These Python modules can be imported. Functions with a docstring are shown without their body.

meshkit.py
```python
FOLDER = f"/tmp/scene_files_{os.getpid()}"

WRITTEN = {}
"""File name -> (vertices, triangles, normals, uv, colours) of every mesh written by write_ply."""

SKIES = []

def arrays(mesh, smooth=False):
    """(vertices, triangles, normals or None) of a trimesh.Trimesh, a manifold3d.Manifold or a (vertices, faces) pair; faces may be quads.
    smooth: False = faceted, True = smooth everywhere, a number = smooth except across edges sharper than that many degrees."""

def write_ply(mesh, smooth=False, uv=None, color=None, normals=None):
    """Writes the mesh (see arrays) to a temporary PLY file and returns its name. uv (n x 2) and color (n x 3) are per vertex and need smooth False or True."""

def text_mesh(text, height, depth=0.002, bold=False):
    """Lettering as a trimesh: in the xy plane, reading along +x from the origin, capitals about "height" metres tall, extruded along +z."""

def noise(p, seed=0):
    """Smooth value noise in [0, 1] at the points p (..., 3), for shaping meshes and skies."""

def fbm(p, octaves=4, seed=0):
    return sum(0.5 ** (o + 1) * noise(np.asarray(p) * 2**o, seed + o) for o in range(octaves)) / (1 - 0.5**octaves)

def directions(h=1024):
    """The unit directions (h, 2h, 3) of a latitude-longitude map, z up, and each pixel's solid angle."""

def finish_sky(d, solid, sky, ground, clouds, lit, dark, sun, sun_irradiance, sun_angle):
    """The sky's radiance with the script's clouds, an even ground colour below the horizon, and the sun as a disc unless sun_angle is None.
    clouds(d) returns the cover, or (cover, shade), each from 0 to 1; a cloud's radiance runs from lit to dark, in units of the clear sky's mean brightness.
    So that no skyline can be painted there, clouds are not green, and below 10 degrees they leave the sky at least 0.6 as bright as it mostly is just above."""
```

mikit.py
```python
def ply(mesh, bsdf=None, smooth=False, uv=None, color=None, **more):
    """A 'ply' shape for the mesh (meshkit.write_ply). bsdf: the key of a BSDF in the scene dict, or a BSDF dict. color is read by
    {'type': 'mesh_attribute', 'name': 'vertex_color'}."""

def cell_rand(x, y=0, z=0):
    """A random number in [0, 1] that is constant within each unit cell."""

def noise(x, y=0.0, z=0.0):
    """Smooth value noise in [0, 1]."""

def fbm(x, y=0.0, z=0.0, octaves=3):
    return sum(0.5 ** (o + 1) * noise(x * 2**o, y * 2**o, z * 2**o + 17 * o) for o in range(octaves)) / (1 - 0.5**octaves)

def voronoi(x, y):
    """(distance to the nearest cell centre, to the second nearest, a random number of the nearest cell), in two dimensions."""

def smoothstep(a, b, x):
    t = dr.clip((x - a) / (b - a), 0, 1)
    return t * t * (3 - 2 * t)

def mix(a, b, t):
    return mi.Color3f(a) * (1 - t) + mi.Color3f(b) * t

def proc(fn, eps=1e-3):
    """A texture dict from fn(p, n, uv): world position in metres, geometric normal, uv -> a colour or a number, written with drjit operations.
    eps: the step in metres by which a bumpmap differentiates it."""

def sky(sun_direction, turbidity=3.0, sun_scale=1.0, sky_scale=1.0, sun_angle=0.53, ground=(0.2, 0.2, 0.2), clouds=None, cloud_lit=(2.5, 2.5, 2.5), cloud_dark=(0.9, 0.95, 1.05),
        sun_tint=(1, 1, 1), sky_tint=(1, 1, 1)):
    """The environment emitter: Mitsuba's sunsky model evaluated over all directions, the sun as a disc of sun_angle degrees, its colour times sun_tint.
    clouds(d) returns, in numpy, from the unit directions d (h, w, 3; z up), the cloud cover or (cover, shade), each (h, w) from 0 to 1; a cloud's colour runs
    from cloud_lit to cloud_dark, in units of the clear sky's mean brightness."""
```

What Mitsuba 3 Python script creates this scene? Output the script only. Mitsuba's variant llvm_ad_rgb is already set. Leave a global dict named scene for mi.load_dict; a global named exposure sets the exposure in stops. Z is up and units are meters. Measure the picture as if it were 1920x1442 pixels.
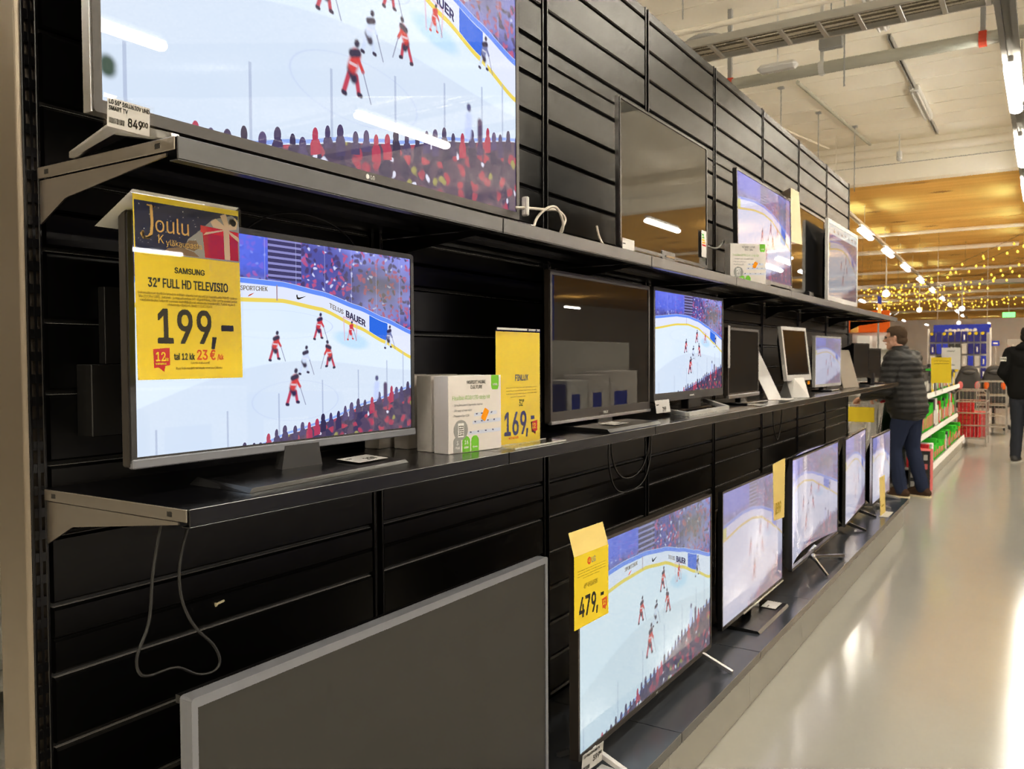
import math, random
import numpy as np, trimesh, manifold3d as m3, drjit as dr, mitsuba as mi, mikit, meshkit
from mikit import noise, fbm, voronoi, cell_rand, smoothstep, mix, proc, ply
from shapely.geometry import Polygon, Point, box as sbox
T = mi.ScalarTransform4f
rng = random.Random(7)
H = 1.48                                   # eye height above the floor; x runs along the display wall, y out of it (negative = aisle), z up

# ---------------------------------------------------------------- camera, light levels, exposure
yaw, pit, rol = 0.5684, -0.0311, -0.0049
Fw = np.array([math.cos(yaw) * math.cos(pit), math.sin(yaw) * math.cos(pit), math.sin(pit)])
Rt = np.array([math.sin(yaw), -math.cos(yaw), 0.0])
Up = np.cross(Rt, Fw)
Up = -math.sin(rol) * Rt + math.cos(rol) * Up
EYE = np.array([-0.8013, -1.5173, H])
exposure = 0.0
LAMP = [84.0, 77.5, 66.0]                  # radiance of the fluorescent tubes
SCREEN = 0.97                               # radiance of white on a television picture
scene = {"type": "scene"}
labels = {}
scene["camera"] = {"type": "thinlens", "to_world": T().look_at(origin=EYE.tolist(), target=(EYE + Fw).tolist(), up=Up.tolist()),
                   "fov_axis": "x", "fov": 2 * math.degrees(math.atan(960 / 1571.57)), "near_clip": 0.05, "far_clip": 300.0,
                   "aperture_radius": 0.0013, "focus_distance": 1.75}

# ---------------------------------------------------------------- helpers
def numbered(name):
    if name not in USED:
        USED[name] = 0
        return name
    USED[name] += 1
    return f"{name}_{USED[name]:03d}"
USED = {}

def obj(name, mesh, mat, parent=None, smooth=False, **more):
    key = numbered(f"{parent}__{name}" if parent else name)
    if isinstance(mesh, dict):
        d = dict(mesh)
    else:
        d = ply(mesh, None, smooth, **{k: more.pop(k) for k in ("uv", "color") if k in more})
    d["bsdf"] = {"type": "ref", "id": mat}
    d.update(more)
    scene[key] = d
    return key

def thing(name, label, cat, group=None):
    key = numbered(name)
    labels[key] = {"label": label, "category": cat}
    if group: labels[key]["group"] = group
    return key

def tag(key, label, cat=None, group=None, kind=None):
    labels[key] = {"label": label}
    if cat: labels[key]["category"] = cat
    if group: labels[key]["group"] = group
    if kind: labels[key]["kind"] = kind
    return key

def struct(name, mesh, mat, label, parent=None, **k):
    key = obj(name, mesh, mat, parent, **k)
    labels[key] = {"label": label, "kind": "structure"}
    return key

cat_ = trimesh.util.concatenate
def bx(x0, x1, y0, y1, z0, z1):
    b = trimesh.creation.box((abs(x1 - x0), abs(y1 - y0), abs(z1 - z0)))
    b.apply_translation(((x0 + x1) / 2, (y0 + y1) / 2, (z0 + z1) / 2))
    return b

def hull(pts):
    return trimesh.convex.convex_hull(np.asarray(pts, float))

def cbx(x0, x1, y0, y1, z0, z1, c=0.003):
    x0, x1, y0, y1, z0, z1 = min(x0, x1), max(x0, x1), min(y0, y1), max(y0, y1), min(z0, z1), max(z0, z1)
    c = min(c, 0.45 * min(x1 - x0, y1 - y0, z1 - z0))
    p = []
    for x, sx in ((x0, 1), (x1, -1)):
        for y, sy in ((y0, 1), (y1, -1)):
            for z, sz in ((z0, 1), (z1, -1)):
                p += [(x, y + sy * c, z + sz * c), (x + sx * c, y, z + sz * c), (x + sx * c, y + sy * c, z)]
    return hull(p)

def tube(points, r, sides=8, closed=False, n=None):
    p = np.asarray(points, float)
    if n:
        from scipy.interpolate import CubicSpline
        t = np.r_[0, np.cumsum(np.linalg.norm(np.diff(p, axis=0), axis=1))]
        p = CubicSpline(t, p)(np.linspace(0, t[-1], n))
    tg = np.gradient(p, axis=0)
    tg /= np.linalg.norm(tg, axis=1, keepdims=True) + 1e-12
    a0 = np.array([0, 0, 1.0]) if abs(tg[0][2]) < 0.9 else np.array([1.0, 0, 0])
    vs, a = [], a0
    for q, t in zip(p, tg):
        a = a - t * (a @ t)
        a /= np.linalg.norm(a) + 1e-12
        b = np.cross(t, a)
        ang = np.arange(sides) * 2 * np.pi / sides
        vs.append(q + r * (np.cos(ang)[:, None] * a + np.sin(ang)[:, None] * b))
    k = len(p)
    v = np.vstack(vs + [p[:1], p[-1:]])
    f = []
    for i in range(k - 1):
        for j in range(sides):
            A, B, C, D = i * sides + j, i * sides + (j + 1) % sides, (i + 1) * sides + (j + 1) % sides, (i + 1) * sides + j
            f += [(A, B, C), (A, C, D)]
    for j in range(sides):
        f += [(k * sides, (j + 1) % sides, j), (k * sides + 1, (k - 1) * sides + j, (k - 1) * sides + (j + 1) % sides)]
    return trimesh.Trimesh(v, f, process=False)

def cyl(p0, p1, r, sides=12):
    return tube([p0, p1], r, sides)

def frame_map(mesh, O, X, Y, N=None):
    """local (x, y, z) -> O + X x + Y y + N z"""
    O, X, Y = np.asarray(O, float), np.asarray(X, float), np.asarray(Y, float)
    N = np.cross(X, Y) if N is None else np.asarray(N, float)
    m = mesh.copy()
    v = np.asarray(m.vertices)
    m.vertices = O + v[:, :1] * X + v[:, 1:2] * Y + v[:, 2:] * N
    return m

def extr(poly, h):
    return trimesh.creation.extrude_polygon(poly, h, engine="earcut")

def rrect(x0, y0, x1, y1, r):
    return sbox(x0 + r, y0 + r, x1 - r, y1 - r).buffer(r, quad_segs=4)

TX = {}
def text(s, h, bold=False, sx=1.0, align="l", depth=0.0005):
    """lettering in the local xy plane, capitals h tall, width squeezed by sx"""
    k = (s, bold)
    if k not in TX:
        TX[k] = meshkit.text_mesh(s, 1.0, 1.0, bold)
    m = TX[k].copy()
    v = np.asarray(m.vertices) * np.array([h * sx, h, depth])
    w = v[:, 0].max()
    v[:, 0] -= {"l": 0, "c": w / 2 + v[:, 0].min() / 2, "r": w}[align]
    m.vertices = v
    return m

def at2(m, x, y, z=0.0):
    m = m.copy()
    m.apply_translation((x, y, z))
    return m

# ---------------------------------------------------------------- materials
def rgb(*c): return {"type": "rgb", "value": list(c)}
def diffuse(k, c): scene[k] = {"type": "twosided", "bsdf": {"type": "diffuse", "reflectance": rgb(*c) if isinstance(c, tuple) else c}}
def glossy(k, c, a=0.1, ior=1.5):
    scene[k] = {"type": "twosided", "bsdf": {"type": "roughplastic", "diffuse_reflectance": rgb(*c) if isinstance(c, tuple) else c, "alpha": a, "int_ior": ior, "nonlinear": True}}
def metal(k, c, r=0.3):
    scene[k] = {"type": "twosided", "bsdf": {"type": "principled", "base_color": rgb(*c) if isinstance(c, tuple) else c, "metallic": 1.0, "roughness": r}}
def mirror_plastic(k, c, ior=1.5):
    scene[k] = {"type": "twosided", "bsdf": {"type": "plastic", "diffuse_reflectance": rgb(*c), "int_ior": ior, "nonlinear": True}}

def floor_tex(p, n, uv):
    f = fbm(p.x * 0.9, p.y * 0.9, 3.0) * 0.6 + noise(p.x * 60, p.y * 60) * 0.12 + fbm(p.x * 7, p.y * 7, 9.0) * 0.28
    return mix((0.61, 0.60, 0.56), (0.68, 0.67, 0.625), f)
def wood_tex(p, n, uv):
    board = dr.floor(p.x / 0.6)
    g = fbm(p.y * 0.35 + board * 7.3, p.x * 9.0, board, octaves=4)
    d, e, r = voronoi(p.x * 1.1 + 31.7, p.y * 0.55)
    knot = (1 - smoothstep(0.04, 0.13, d)) * smoothstep(0.55, 0.6, r)
    c = mix((0.62, 0.355, 0.095), (0.71, 0.425, 0.125), smoothstep(0.25, 0.75, g))
    c = c * (0.95 + 0.09 * cell_rand(board, 3))
    return mix(c, (0.22, 0.10, 0.03), 0.8 * knot)
def ceil_tex(p, n, uv):
    return mix((0.80, 0.745, 0.64), (0.86, 0.81, 0.70), fbm(p.x * 1.3, p.y * 0.6, 1.0))
def scuff_tex(p, n, uv):
    s = fbm(p.x * 5, p.y * 14, p.z * 5, octaves=3)
    return mix((0.050, 0.057, 0.070), (0.080, 0.088, 0.102), s)
glossy("m_floor", proc(floor_tex), 0.024)
diffuse("m_wood", proc(wood_tex))
diffuse("m_ceiling", proc(ceil_tex))
diffuse("m_white_wall", (0.82, 0.80, 0.79))
diffuse("m_store_wall", (0.46, 0.43, 0.38))
glossy("m_board", (0.004, 0.004, 0.004), 0.15, 1.5)
scene["m_board"]["bsdf"]["specular_reflectance"] = rgb(0.62, 0.61, 0.60)
glossy("m_black_steel", (0.006, 0.006, 0.007), 0.13)
glossy("m_lip", (0.045, 0.043, 0.042), 0.11, 1.6)
glossy("m_black_lip", (0.006, 0.006, 0.008), 0.09, 1.6)
glossy("m_deck", (0.008, 0.008, 0.010), 0.05)
glossy("m_floor_deck", proc(scuff_tex), 0.05)
metal("m_bracket", (0.55, 0.50, 0.45), 0.32)
metal("m_post", (0.45, 0.38, 0.30), 0.38)
metal("m_silver", (0.72, 0.71, 0.70), 0.28)
metal("m_chrome", (0.80, 0.79, 0.77), 0.10)
metal("m_galv", (0.50, 0.49, 0.46), 0.42)
glossy("m_silver_paint", (0.34, 0.35, 0.385), 0.2)
glossy("m_black", (0.010, 0.010, 0.011), 0.12)
glossy("m_matt_black", (0.010, 0.010, 0.010), 0.4)
glossy("m_dark_grey", (0.05, 0.05, 0.052), 0.25)
glossy("m_brown_bezel", (0.06, 0.05, 0.042), 0.2)
mirror_plastic("m_screen", (0.006, 0.006, 0.007))
mirror_plastic("m_screen_dark", (0.026, 0.026, 0.027), 1.6)
glossy("m_screen_matt", (0.038, 0.036, 0.030), 0.35)
diffuse("m_kick", (0.41, 0.395, 0.345))
diffuse("m_white", (0.80, 0.79, 0.77))
glossy("m_white_gloss", (0.80, 0.79, 0.77), 0.15)
diffuse("m_card", (0.74, 0.70, 0.67))
diffuse("m_yellow", (0.84, 0.635, 0.045))
diffuse("m_pale_yellow", (0.80, 0.62, 0.22))
diffuse("m_cream", (0.80, 0.70, 0.46))
diffuse("m_ink", (0.03, 0.028, 0.025))
diffuse("m_grey_ink", (0.30, 0.29, 0.29))
diffuse("m_dim_ink", (0.42, 0.30, 0.03))
diffuse("m_red_ink", (0.62, 0.09, 0.03))
diffuse("m_green", (0.17, 0.48, 0.05))
diffuse("m_pale_green", (0.33, 0.47, 0.20))
diffuse("m_orange", (0.88, 0.33, 0.02))
diffuse("m_navy", (0.018, 0.022, 0.055))
diffuse("m_gold", (0.60, 0.38, 0.13))
diffuse("m_bronze", (0.20, 0.13, 0.08))
diffuse("m_pale_gold", (0.66, 0.50, 0.33))
diffuse("m_gift_red", (0.40, 0.03, 0.045))
diffuse("m_strip", (0.62, 0.66, 0.78))
diffuse("m_violet", (0.055, 0.052, 0.13))
diffuse("m_blue", (0.035, 0.05, 0.42))
diffuse("m_navy_blue", (0.03, 0.03, 0.16))
diffuse("m_box_green", (0.05, 0.46, 0.04))
diffuse("m_red", (0.52, 0.035, 0.04))
diffuse("m_ledge_glint", (0.20, 0.195, 0.185))  # light caught by the groove ledges, put into the colour
diffuse("m_clamp", (0.38, 0.05, 0.03))
diffuse("m_pinkred", (0.62, 0.16, 0.16))
diffuse("m_grey", (0.30, 0.30, 0.29))
diffuse("m_light_grey", (0.55, 0.54, 0.51))
diffuse("m_taupe", (0.40, 0.345, 0.28))
diffuse("m_pipe_grey", (0.36, 0.35, 0.29))
diffuse("m_pipe_white", (0.74, 0.68, 0.57))
diffuse("m_cable_dark", (0.10, 0.085, 0.06))
diffuse("m_cable_white", (0.66, 0.60, 0.50))
glossy("m_cord", (0.012, 0.012, 0.012), 0.3)
diffuse("m_white_cord", (0.72, 0.66, 0.58))
scene["m_acrylic"] = {"type": "thindielectric", "int_ior": 1.3}
diffuse("m_skin", (0.62, 0.36, 0.26))
diffuse("m_hair", (0.055, 0.037, 0.025))
diffuse("m_dark_hair", (0.02, 0.017, 0.015))
glossy("m_jacket", (0.010, 0.0095, 0.009), 0.4)
scene["m_jacket"]["bsdf"]["specular_reflectance"] = rgb(0.55, 0.55, 0.55)
diffuse("m_sweater", (0.010, 0.010, 0.010))
diffuse("m_jeans", (0.020, 0.026, 0.05))
diffuse("m_dark_jeans", (0.025, 0.028, 0.036))
diffuse("m_shoe", (0.05, 0.03, 0.02))
diffuse("m_lamp_body", (0.38, 0.37, 0.34))
diffuse("m_rail", (0.27, 0.262, 0.24))
diffuse("m_tube", (0.8, 0.8, 0.8))
diffuse("m_bulb", (0.75, 0.55, 0.05))
diffuse("m_poster_red", (0.70, 0.12, 0.02))
diffuse("m_poster_orange", (0.85, 0.45, 0.12))
diffuse("m_bottle", (0.55, 0.42, 0.40))

# the ice hockey broadcast that the sets show: a picture on a flat screen, in uv (0..1); uv.x + 4 k picks how set k shows it
def hockey(p, n, uv):
    k = dr.floor(uv.x / 4 + 1e-4)
    u, v = uv.x - 4 * k, uv.y
    a = u * 1.78
    def line(xs, ys):
        r = mi.Float(ys[0])
        for i in range(len(xs) - 1):
            r = dr.select(u >= xs[i], ys[i] + (ys[i + 1] - ys[i]) * smoothstep(-0.0001, 1.0001, dr.clip((u - xs[i]) / (xs[i + 1] - xs[i]), 0, 1)) * 0.35
                          + (ys[i + 1] - ys[i]) * dr.clip((u - xs[i]) / (xs[i + 1] - xs[i]), 0, 1) * 0.65, r)
        return r
    X = (0.0, 0.3, 0.45, 0.6, 0.75, 0.87, 1.01)
    yel = line(X, (0.635, 0.69, 0.697, 0.667, 0.582, 0.505, 0.412))
    blu = line(X, (0.735, 0.775, 0.772, 0.742, 0.683, 0.625, 0.555))
    ice = mix((0.80, 0.91, 1.0), (0.87, 0.95, 1.0), fbm(u * 6, v * 5, 2.0))
    low = smoothstep(0.0, 0.004, (0.20 + 0.22 * u + 0.10 * dr.sin(u * 4)) - v)
    ice = ice * (1 - 0.10 * low)
    # faint circles and the blue crease
    for cx, cy, rx, ry in ((0.50, 0.20, 0.16, 0.10), (0.42, 0.58, 0.22, 0.07)):
        q = dr.sqrt(dr.square((u - cx) / rx) + dr.square((v - cy) / ry))
        ice = mix(ice, (0.55, 0.62, 0.85), 0.5 * (1 - smoothstep(0.0, 0.02, dr.abs(q - 1))))
    q = dr.sqrt(dr.square((u - 0.72) / 0.085) + dr.square((v - 0.51 + 0.25 * (u - 0.72)) / 0.05))
    ice = mix(ice, (0.45, 0.75, 0.95), 0.6 * (1 - smoothstep(0.6, 1.1, q)))
    col = ice
    # crowd behind the boards
    wu, wv = u + 0.014 * (noise(u * 60, v * 40, 1.0) - 0.5), v + 0.020 * (noise(u * 60, v * 40, 7.0) - 0.5)
    d, e, r = voronoi(wu * 62, wv * 40)
    big = fbm(u * 5, v * 6, 5.0)
    crowd = mix((0.10, 0.10, 0.36), (0.32, 0.34, 0.85), smoothstep(0.3, 0.7, big))
    crowd = mix(crowd, (0.62, 0.10, 0.20), 0.85 * smoothstep(0.62, 0.25, d) * mi.Float((r > 0.72) & (u > 0.25)))
    crowd = mix(crowd, (0.80, 0.80, 1.0), 0.9 * smoothstep(0.42, 0.15, d) * mi.Float((r > 0.22) & (r < 0.31)))
    crowd = mix(crowd, (0.08, 0.05, 0.12), 0.85 * smoothstep(0.7, 0.3, d) * mi.Float(r < 0.22))
    olive = smoothstep(0.25, 0.0, dr.sqrt(dr.square(u - 0.86) + dr.square((v - 0.80) * 0.9)))
    crowd = mix(crowd, (0.30, 0.26, 0.10), 0.6 * olive)
    crowd = mix(crowd, (0.12, 0.18, 0.85), 0.8 * smoothstep(0.46, 0.40, u) * smoothstep(0.78, 0.86, v))
    stair = (u > 0.40) & (u < 0.52) & (v > 0.80)
    crowd = mix(crowd, mix((0.06, 0.05, 0.12), (0.30, 0.28, 0.55), mi.Float((v * 34 - dr.floor(v * 34)) > 0.6)), stair)
    post = dr.abs(u * 9 - dr.floor(u * 9) - 0.5) < 0.012
    crowd = mix(crowd, (0.6, 0.6, 0.9), 0.35 * mi.Float(post))
    board = v - yel
    top = blu - yel
    col = mix(col, (0.86, 0.88, 0.98), smoothstep(0, 0.003, board))
    col = mix(col, (0.03, 0.16, 0.75), (u > 0.80) & (u < 0.885) & (board > 0.012) & (board < top * 0.92))
    col = mix(col, (0.80, 0.78, 0.05), (u < 0.055) & (board > 0.01) & (k > 0.5) & (k < 4.5))
    col = mix(col, (0.95, 0.72, 0.10), smoothstep(0.012, 0.008, dr.abs(board)))
    col = mix(col, (0.15, 0.30, 0.90), smoothstep(0.014, 0.010, dr.abs(board - top - 0.006)))
    col = mix(col, crowd, smoothstep(0.0, 0.004, board - top - 0.018))
    for x in (0.43,): col = mix(col, (0.45, 0.3, 0.3), (dr.abs(u - x) < 0.002) & (board > 0) & (board < top))
    def cap(ax, ay, bx_, by, r0):
        dx, dy = (bx_ - ax) * 1.78, by - ay
        t = dr.clip(((u - ax) * 1.78 * dx + (v - ay) * dy) / (dx * dx + dy * dy + 1e-9), 0, 1)
        return 1 - smoothstep(r0 * 0.45, r0 * 1.40, dr.sqrt(dr.square((u - ax) * 1.78 - dx * t) + dr.square(v - ay - dy * t)))
    RED, BLK, WHT, LEG = (0.72, 0.05, 0.05), (0.04, 0.03, 0.07), (0.70, 0.78, 0.92), (0.60, 0.06, 0.10)
    # goal
    for s in ((0.687, 0.634, 0.745, 0.608), (0.745, 0.608, 0.739, 0.509), (0.687, 0.634, 0.691, 0.509)):
        col = mix(col, (0.85, 0.45, 0.50), 0.7 * cap(*s, 0.004))
    def player(x, y, s, shirt, trousers, legs, f=1):
        s = s * 0.74
        c = col
        c = mix(c, legs, cap(x - 0.010 * s * f, y - 0.02 * s, x - 0.024 * s * f, y - 0.085 * s, 0.011 * s))
        c = mix(c, legs, cap(x + 0.010 * s * f, y - 0.02 * s, x + 0.016 * s * f, y - 0.075 * s, 0.011 * s))
        c = mix(c, trousers, cap(x - 0.005 * s * f, y - 0.005 * s, x + 0.003 * s * f, y - 0.03 * s, 0.019 * s))
        c = mix(c, trousers, cap(x - 0.026 * s * f, y - 0.088 * s, x - 0.020 * s * f, y - 0.090 * s, 0.009 * s))
        c = mix(c, trousers, cap(x + 0.016 * s * f, y - 0.078 * s, x + 0.022 * s * f, y - 0.080 * s, 0.009 * s))
        c = mix(c, shirt, cap(x, y + 0.008 * s, x + 0.010 * s * f, y + 0.052 * s, 0.024 * s))
        c = mix(c, (0.9, 0.85, 0.85), 0.6 * cap(x - 0.006 * s * f, y + 0.018 * s, x + 0.010 * s * f, y + 0.016 * s, 0.006 * s))
        c = mix(c, shirt, cap(x + 0.01 * s * f, y + 0.055 * s, x + 0.028 * s * f, y + 0.005 * s, 0.009 * s))
        c = mix(c, trousers, cap(x - 0.002 * s * f, y + 0.052 * s, x + 0.016 * s * f, y + 0.062 * s, 0.015 * s))
        c = mix(c, BLK, cap(x + 0.012 * s * f, y + 0.090 * s, x + 0.013 * s * f, y + 0.094 * s, 0.013 * s))
        return mix(c, (0.25, 0.25, 0.35), 0.7 * cap(x + 0.028 * s * f, y + 0.005 * s, x + 0.050 * s * f, y - 0.095 * s, 0.003))
    col = player(0.420, 0.470, 1.0, RED, BLK, LEG)
    col = player(0.584, 0.575, 0.95, RED, BLK, LEG)
    col = player(0.527, 0.400, 1.0, WHT, BLK, WHT)
    col = player(0.628, 0.430, 1.0, RED, BLK, LEG, -1)
    col = player(0.716, 0.560, 0.7, RED, RED, (0.7, 0.5, 0.55))
    col = player(0.888, 0.530, 0.9, (0.2, 0.22, 0.4), BLK, WHT)
    col = player(0.484, 0.265, 1.25, RED, BLK, LEG)
    # glass stanchions
    for x, y0, y1 in ((0.054, -0.1, 0.11), (0.26, -0.1, 0.17), (0.432, 0.0, 0.24), (0.597, 0.06, 0.30), (0.748, 0.13, 0.35), (0.88, 0.18, 0.40), (0.96, 0.2, 0.45)):
        col = mix(col, (0.42, 0.48, 0.62), 0.65 * mi.Float((dr.abs(u - x) < 0.0028) & (v > y0) & (v < y1)))
    # crowd in front
    edge = line((0.0, 0.25, 0.36, 0.47, 0.6, 0.78, 1.01), (-0.10, -0.05, -0.005, 0.045, 0.085, 0.165, 0.25))
    i = dr.floor(u * 34)
    hx, hy = (i + 0.3 + 0.4 * cell_rand(i, 1)) / 34, -0.012 + 0.034 * cell_rand(i, 2)
    ht = v - edge - hy
    head = (dr.sqrt(dr.square((u - hx) * 1.78 * (1.35 + 0.5 * cell_rand(i, 6))) + dr.square(ht * 0.85)) < 0.020) | ((dr.abs(u - hx) < 0.012 - 0.004 * smoothstep(-0.03, -0.01, ht)) & (ht < -0.012) & (ht > -0.045 - 0.03 * cell_rand(i, 8)))
    headc = dr.select(cell_rand(i, 4) > 0.72, mi.Color3f(0.50, 0.05, 0.10), mi.Color3f(0.07, 0.05, 0.12) * (0.6 + cell_rand(i, 5)))
    d2, e2, r2 = voronoi(wu * 42 + 9, wv * 26)
    front = mix((0.05, 0.04, 0.09), (0.16, 0.09, 0.13), r2)
    front = mix(front, (0.56, 0.06, 0.10), mi.Float(r2 > 0.62) * smoothstep(0.6, 0.3, d2) * (0.55 + 0.45 * noise(u * 90, v * 60)))
    front = mix(front, (0.80, 0.78, 0.86), smoothstep(0.40, 0.2, d2) * mi.Float((r2 > 0.24) & (r2 < 0.33)))
    front = mix(front, (0.45, 0.40, 0.10), 0.8 * smoothstep(0.45, 0.2, d2) * mi.Float((r2 > 0.36) & (r2 < 0.385)))
    infront = (v < edge - 0.012) | head
    col = mix(col, (0.12, 0.28, 0.85), 0.7 * smoothstep(0.008, 0.004, dr.abs(v - edge + 0.002)))
    col = mix(col, dr.select(head, headc, front), mi.Float(infront))
    col = mix(col, (0.05, 0.09, 0.06), cap(0.030, 0.035, 0.030, 0.045, 0.022) * mi.Float(k > 4.5))
    # a late guest in white and a dark one at the front row
    col = mix(col, (0.62, 0.70, 0.95), cap(0.828, 0.20, 0.832, 0.262, 0.022))
    col = mix(col, (0.10, 0.10, 0.22), cap(0.832, 0.298, 0.832, 0.302, 0.014))
    col = mix(col, (0.10, 0.06, 0.14), cap(0.872, 0.15, 0.872, 0.26, 0.017))
    g = dr.select((k < 0.5) | (k > 4.5), 1.0, dr.select(k < 1.5, 0.80, dr.select(k < 2.5, 0.38, dr.select(k < 3.5, 0.62, 0.42))))
    tint = dr.select((k < 0.5) | (k > 4.5), mi.Color3f(0.93, 0.97, 1.08), dr.select(k < 1.5, mi.Color3f(0.78, 0.90, 0.94), dr.select(k < 2.5, mi.Color3f(1.0, 0.96, 1.12), dr.select(k < 3.5, mi.Color3f(0.9, 0.94, 1.15), mi.Color3f(0.9, 0.93, 1.0)))))
    lift = dr.select((k < 0.5) | (k > 4.5), mi.Color3f(0.0), dr.select(k < 1.5, mi.Color3f(0.03, 0.035, 0.045), dr.select(k < 2.5, mi.Color3f(0.20, 0.18, 0.215), dr.select(k < 3.5, mi.Color3f(0.10, 0.09, 0.13), mi.Color3f(0.10, 0.10, 0.12)))))
    return (col * g * tint + lift) * SCREEN
def set_top_menu(p, n, uv):
    c = mi.Color3f(hockey(p, n, mi.Point2f(uv.x + 16, uv.y))) * 0.75
    i = dr.floor(uv.x * 8)
    icon = (dr.abs(uv.x * 8 - i - 0.5) < 0.22) & (dr.abs(uv.y - 0.92) < 0.025) & (i > 0.5)
    bar = mix((0.55, 0.68, 0.74), (0.10, 0.12, 0.16), mi.Float(icon & (cell_rand(dr.floor(uv.x * 60), dr.floor(uv.y * 60)) > 0.35)))
    return dr.select(uv.y > 0.86, bar * 0.8, c)
HOCKEY, MENU = proc(hockey), proc(set_top_menu)

# ---------------------------------------------------------------- the setting
WOODX, FARX, CZ, WZ = 13.9, 71.5, 4.92, 4.3
YR, YL, X0 = -20.0, 12.0, -9.0
struct("floor", bx(X0, FARX, YR, YL, -0.1, 0), "m_floor", "glossy pale beige shop floor")
tag(obj("floor_mark", cbx(1.905, 1.925, -1.57, -1.555, 0.0, 0.0008, 0.0003), "m_red"), "tiny red mark on the beige floor", "mark")
ck = struct("ceiling", bx(X0, WOODX, YR, YL, CZ + 0.06, CZ + 0.2), "m_ceiling", "white ceiling of broad panels over the near part of the shop")
x = X0
while x < WOODX - 0.02:
    x1 = min(x + 0.6, WOODX)
    obj("panel", cbx(x + 0.006, x1 - 0.006, YR, YL, CZ, CZ + 0.06, 0.006), "m_ceiling", ck); x = x1
bk = struct("trim_1", bx(WOODX, WOODX + 0.25, YR, YL, WZ, CZ + 0.2), "m_ceiling", "white beam between the white ceiling and the wooden one")
obj("joint_cover", bx(WOODX - 0.006, WOODX, YR, YL, 4.56, 4.568), "m_grey", bk)
wk = struct("ceiling_2", bx(WOODX + 0.25, FARX, YR, YL, WZ + 0.06, WZ + 0.2), "m_wood", "golden brown wooden ceiling over the far part of the shop")
x, i = WOODX + 0.25, 0
while x < FARX - 0.05:
    x1 = min(x + 2.4, FARX)
    obj("panel", cbx(x + 0.008, x1 - 0.008, YR, YL, WZ + 0.012 * (i % 2), WZ + 0.06, 0.008), "m_wood", wk); x = x1; i += 1
struct("wall_far", bx(FARX, FARX + 0.2, YR, YL, 0, WZ + 0.2), "m_white_wall", "pale far wall of the shop")
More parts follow.
